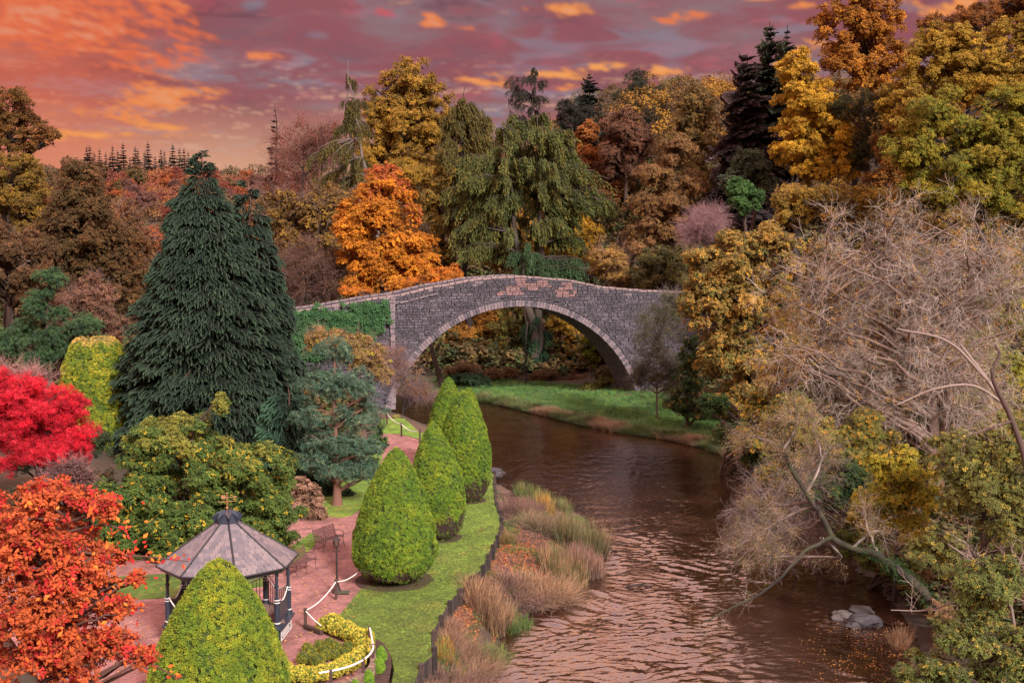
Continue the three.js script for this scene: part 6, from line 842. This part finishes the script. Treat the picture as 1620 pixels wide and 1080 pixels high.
{ // grass on the far bank and along the waters edge, leaves on ground and water
  rnd = mulberry(43); const far1 = [], edge = [], near = [], litter = [], path = [], afloat = [], under = [];
  const gc = [C(92, 140, 62), C(70, 122, 60), C(122, 150, 64), C(80, 112, 58)].map((c) => mul3(c, .95));
  while (far1.length < 9000) { const d = rr(78, 130), px = rr(690, 1260), x = B(px, d).x, z = -d; const s = sdRiver(x, z); if (leftSide(x, z) || s < .5 || s > 13) continue; const k = pick(gc); far1.push([V(x, H(x, z) - .03, z), spun(new THREE.Quaternion(), QY, rnd() * 6.28), V(rr(.35, .6), rr(.22, .5) * (1 + .5 * n2(x * .2, z * .2)), rr(.35, .6)), mul3(k, rr(.7, 1.25) * (1 + .2 * n2(x * .12, z * .12)))]); }
  while (edge.length < 3200) { const d = rr(78, 128), px = rr(690, 1240), x = B(px, d).x, z = -d, s = sdRiver(x, z); if (leftSide(x, z) || s < .05 || s > 1.5) continue; edge.push([V(x, H(x, z) - .03, z), spun(new THREE.Quaternion(), QY, rnd() * 6.28), V(.6, rr(.35, .95) * (1 + .4 * n2(x * .4, z * .4)), .6), mul3(pick(n2(x * .15, z * .15) > 0.1 ? greenS : straw), rr(.6, 1.1))]); }
  while (near.length < 6500) { const x = rr(-9, 8), z = -rr(33, 66), s = sdRiver(x, z); if (!leftSide(x, z) || s < .1 || inside(x, z, gardenPoly)) continue; const w = n2(x * .5, z * .4); near.push([V(x, H(x, z) - .03, z), spun(new THREE.Quaternion(), QY, rnd() * 6.28), V(.34, rr(.08, .26), .34), mul3(pick(w > .25 ? greenS : w < -.1 ? pinkS : straw), rr(.6, 1.15))]); }
  const fl = new Grow(); fl.leaf(V(-.5, 0, 0), V(1, 0.1, 0), V(0, 0, 1), 1, .6, null, .3); const leafG = fl.build();
  const lay = (p, s, c) => [p, new THREE.Quaternion().setFromEuler(new THREE.Euler(rr(-.4, .4), rnd() * 6.28, rr(-.4, .4))), s, c], oc = [C(206, 112, 60), C(180, 84, 54), C(216, 150, 80), C(150, 92, 70)].map((c) => mul3(c, .8)), yc = [C(224, 168, 80), C(206, 140, 80), C(186, 120, 84)].map((c) => mul3(c, .8));
  while (litter.length < 5200) { const q = onY(rr(690, 900), rr(862, 1080), .4), x = q.x, z = q.z, s = sdRiver(x, z); if (s < .1 || inside(x, z, gardenPoly)) continue; const c0 = onY(805, 905, .4), c1 = onY(750, 1010, .4), g = Math.exp(-((x - c0.x) ** 2 + (z - c0.z) ** 2) / 6) + .6 * Math.exp(-((x - c1.x) ** 2 + (z - c1.z) ** 2) / 5) + .1; if (rnd() > g) continue; litter.push(lay(V(x, H(x, z) + rr(.03, .08), z), rr(.08, .15), mul3(pick(oc), rr(.7, 1.2)))); }
  while (path.length < 1500) { const q = onY(rr(150, 560), rr(820, 1080), GARDEN); if (n2(q.x * .5, q.z * .5) < rr(-1, .7)) continue; path.push(lay(V(q.x, GARDEN + .02, q.z), rr(.06, .11), mul3(pick(yc), rr(.8, 1.2)))); }
  while (afloat.length < 620) { const ax = 1400 + 75 * (rnd() + rnd() + rnd() - 1.5) * 1.6, a = onY(ax, 1035 + 60 * (rnd() + rnd() - 1), 0); if (sdRiver(a.x, a.z) > -.1 || n2(a.x * .8, a.z * .8) < rr(-.5, .7)) continue; afloat.push(lay(V(a.x, .012, a.z), rr(.04, .08), mul3(pick(yc), rr(.8, 1.2)))); afloat[afloat.length - 1][1] = spun(new THREE.Quaternion(), QY, rnd() * 6.28); }
  const blades = []; while (blades.length < 26000) { const q = onY(rr(530, 795), rr(740, 1085), GARDEN); if (!inside(q.x, q.z, [...lawnFront, ...lawnIn])) continue; const k = .8 + .25 * n2(q.x * .5, q.z * .5); blades.push([V(q.x, GARDEN - .005, q.z), spun(new THREE.Quaternion(), QY, rnd() * 6.28), V(.1, rr(.025, .05), .1), mul3(C(126, 146, 52), rr(.5, .8) * k)]); } cover('lawn_grass', 'short mown grass blades of the riverside lawn', 'grass', blades, tuftG[0]);
  cover('bank_grass', 'long green grass covering the far bank below the bridge', 'grass', far1, tuftG[0]); cover('bank_grass', 'ragged grass fringe along the water of the far bank', 'grass', edge, tuftG[2]); cover('bank_grass', 'thin mixed grass over the near bank below the timber wall', 'grass', near, tuftG[0]);
  const lf = (n, lab, l) => { const w = instances(numbered(n), leafG, LEAF, l, scene); tag(w, lab, 'leaves'); nInst += l.length; };
  lf('fallen_leaves', 'orange fallen leaves lying on the near bank', litter); lf('fallen_leaves', 'yellow fallen leaves scattered on the red gravel', path); lf('floating_leaves', 'yellow leaves floating on the dark shallows at the lower right', afloat);
  // low growth that closes the ground between trees
  const uc = [C(96, 84, 46), C(112, 84, 52), C(84, 92, 48), C(74, 84, 44), C(120, 96, 50)].map((c) => mul3(c, KF)), add = (n, px0, px1, d0, d1, h0, h1, out, cols = uc, sz = [.5, 1.1]) => { let k = 0; while (k < n) { const d = rr(d0, d1), b = B(rr(px0, px1), d); const s = sdRiver(b.x, b.z); if (s < .5) { if (rnd() < .02) k++; continue; } if (out(b.x, b.z, s)) { if (rnd() < .05) k++; continue; } const y = rr(h0, h1) * (0.7 + .6 * n2(b.x * .15, b.z * .15)); under.push([V(b.x, b.y + Math.max(.1, y), b.z), spun(toward(QY, V(rr(-.5, .5), 1, rr(-.5, .5)).normalize()), QY, rnd() * 6), rr(...sz), mul3(pick(cols), rr(.6, 1.25))]); k++; } };
  add(9000, 1130, 1900, 42, 90, .1, 2.2, (x, z, s) => leftSide(x, z), uc, [.25, .6]); add(11000, 1120, 1900, 90, 150, .1, 3.4, (x, z, s) => s < 7 || leftSide(x, z)); add(7000, 380, 1130, 130, 175, .1, 3.4, (x, z) => leftSide(x, z) && z > -128); add(7000, -350, 560, 76, 170, .1, 3.0, (x, z) => inside(x, z, gardenPoly) && z > -80 || segDist(x, z, river, true) < 3);
  const w = instances('undergrowth', KIT.leaf[1], LEAF, under, scene); tag(w, 'low tangled undergrowth between the trees on both banks', 'undergrowth'); nInst += under.length;
}
{ // stones
  rnd = mulberry(47); const rockM = [mat(C(66, 60, 60), .75), mat(C(60, 54, 58), .7), mat(C(80, 72, 70), .8)];
  const rock = (label, px, py, h, r, mi = 0) => { const f = onY(px, py, h), root = thing('river_rock', label, 'rock', f); const g = new THREE.IcosahedronGeometry(r, 3), p = g.attributes.position; for (let i = 0; i < p.count; i++) { const v = V(p.getX(i), p.getY(i), p.getZ(i)), k = 1 + .28 * n3(v.x / r + px, v.y / r, v.z / r) + .1 * n3(v.x / r * 3, v.y / r * 3 + px, v.z / r * 3); v.multiplyScalar(k); p.setXYZ(i, v.x * 1.25, v.y * .6, v.z); } g.computeVertexNormals(); part('boulder', g, rockM[mi], root); };
  rock('flat grey rock in the shallows nearest the river on the right', 1335, 976, .02, .42, 2); rock('dark wet rock against the right bank', 1368, 983, .1, .5, 1); rock('small dark wet rock between the two larger ones', 1352, 990, .02, .28, 1); rock('dark stone on the near right bank below the green bush', 1362, 968, .2, .4, 0);
  rock('grey stone at the foot of the river wall by the reeds', 795, 795, .1, .42, 2); rock('stone in the still water at the edge of the reed bed', 803, 812, .05, .36, 0); rock('dark rock at the corner of the lawn by the third yew', 783, 748, .4, .5, 1); rock('pale stone at the foot of the near timber wall', 678, 1075, .6, .3, 2);
  const w = onY(1010, 928, .02), root = thing('driftwood', 'small dark branch stranded in the middle of the rapids', 'driftwood', w), g = new Grow(); g.tube(curve([V(-.55, 0, 0), V(-.2, .06, .03), V(.2, .05, -.03), V(.6, .0, .05)], 10), (t) => .05 * (1 - .5 * t), 6); part('log', g.build(true), bark(DARKBARK), root); const g2 = new Grow(); g2.tube(curve([V(.1, .05, 0), V(.2, .18, .1), V(.35, .24, .14)], 6), (t) => .025 * (1 - .5 * t), 5); part('stub', g2.build(true), bark(DARKBARK), root);
}
console.log("instances", nInst); renderer.render(scene, camera);
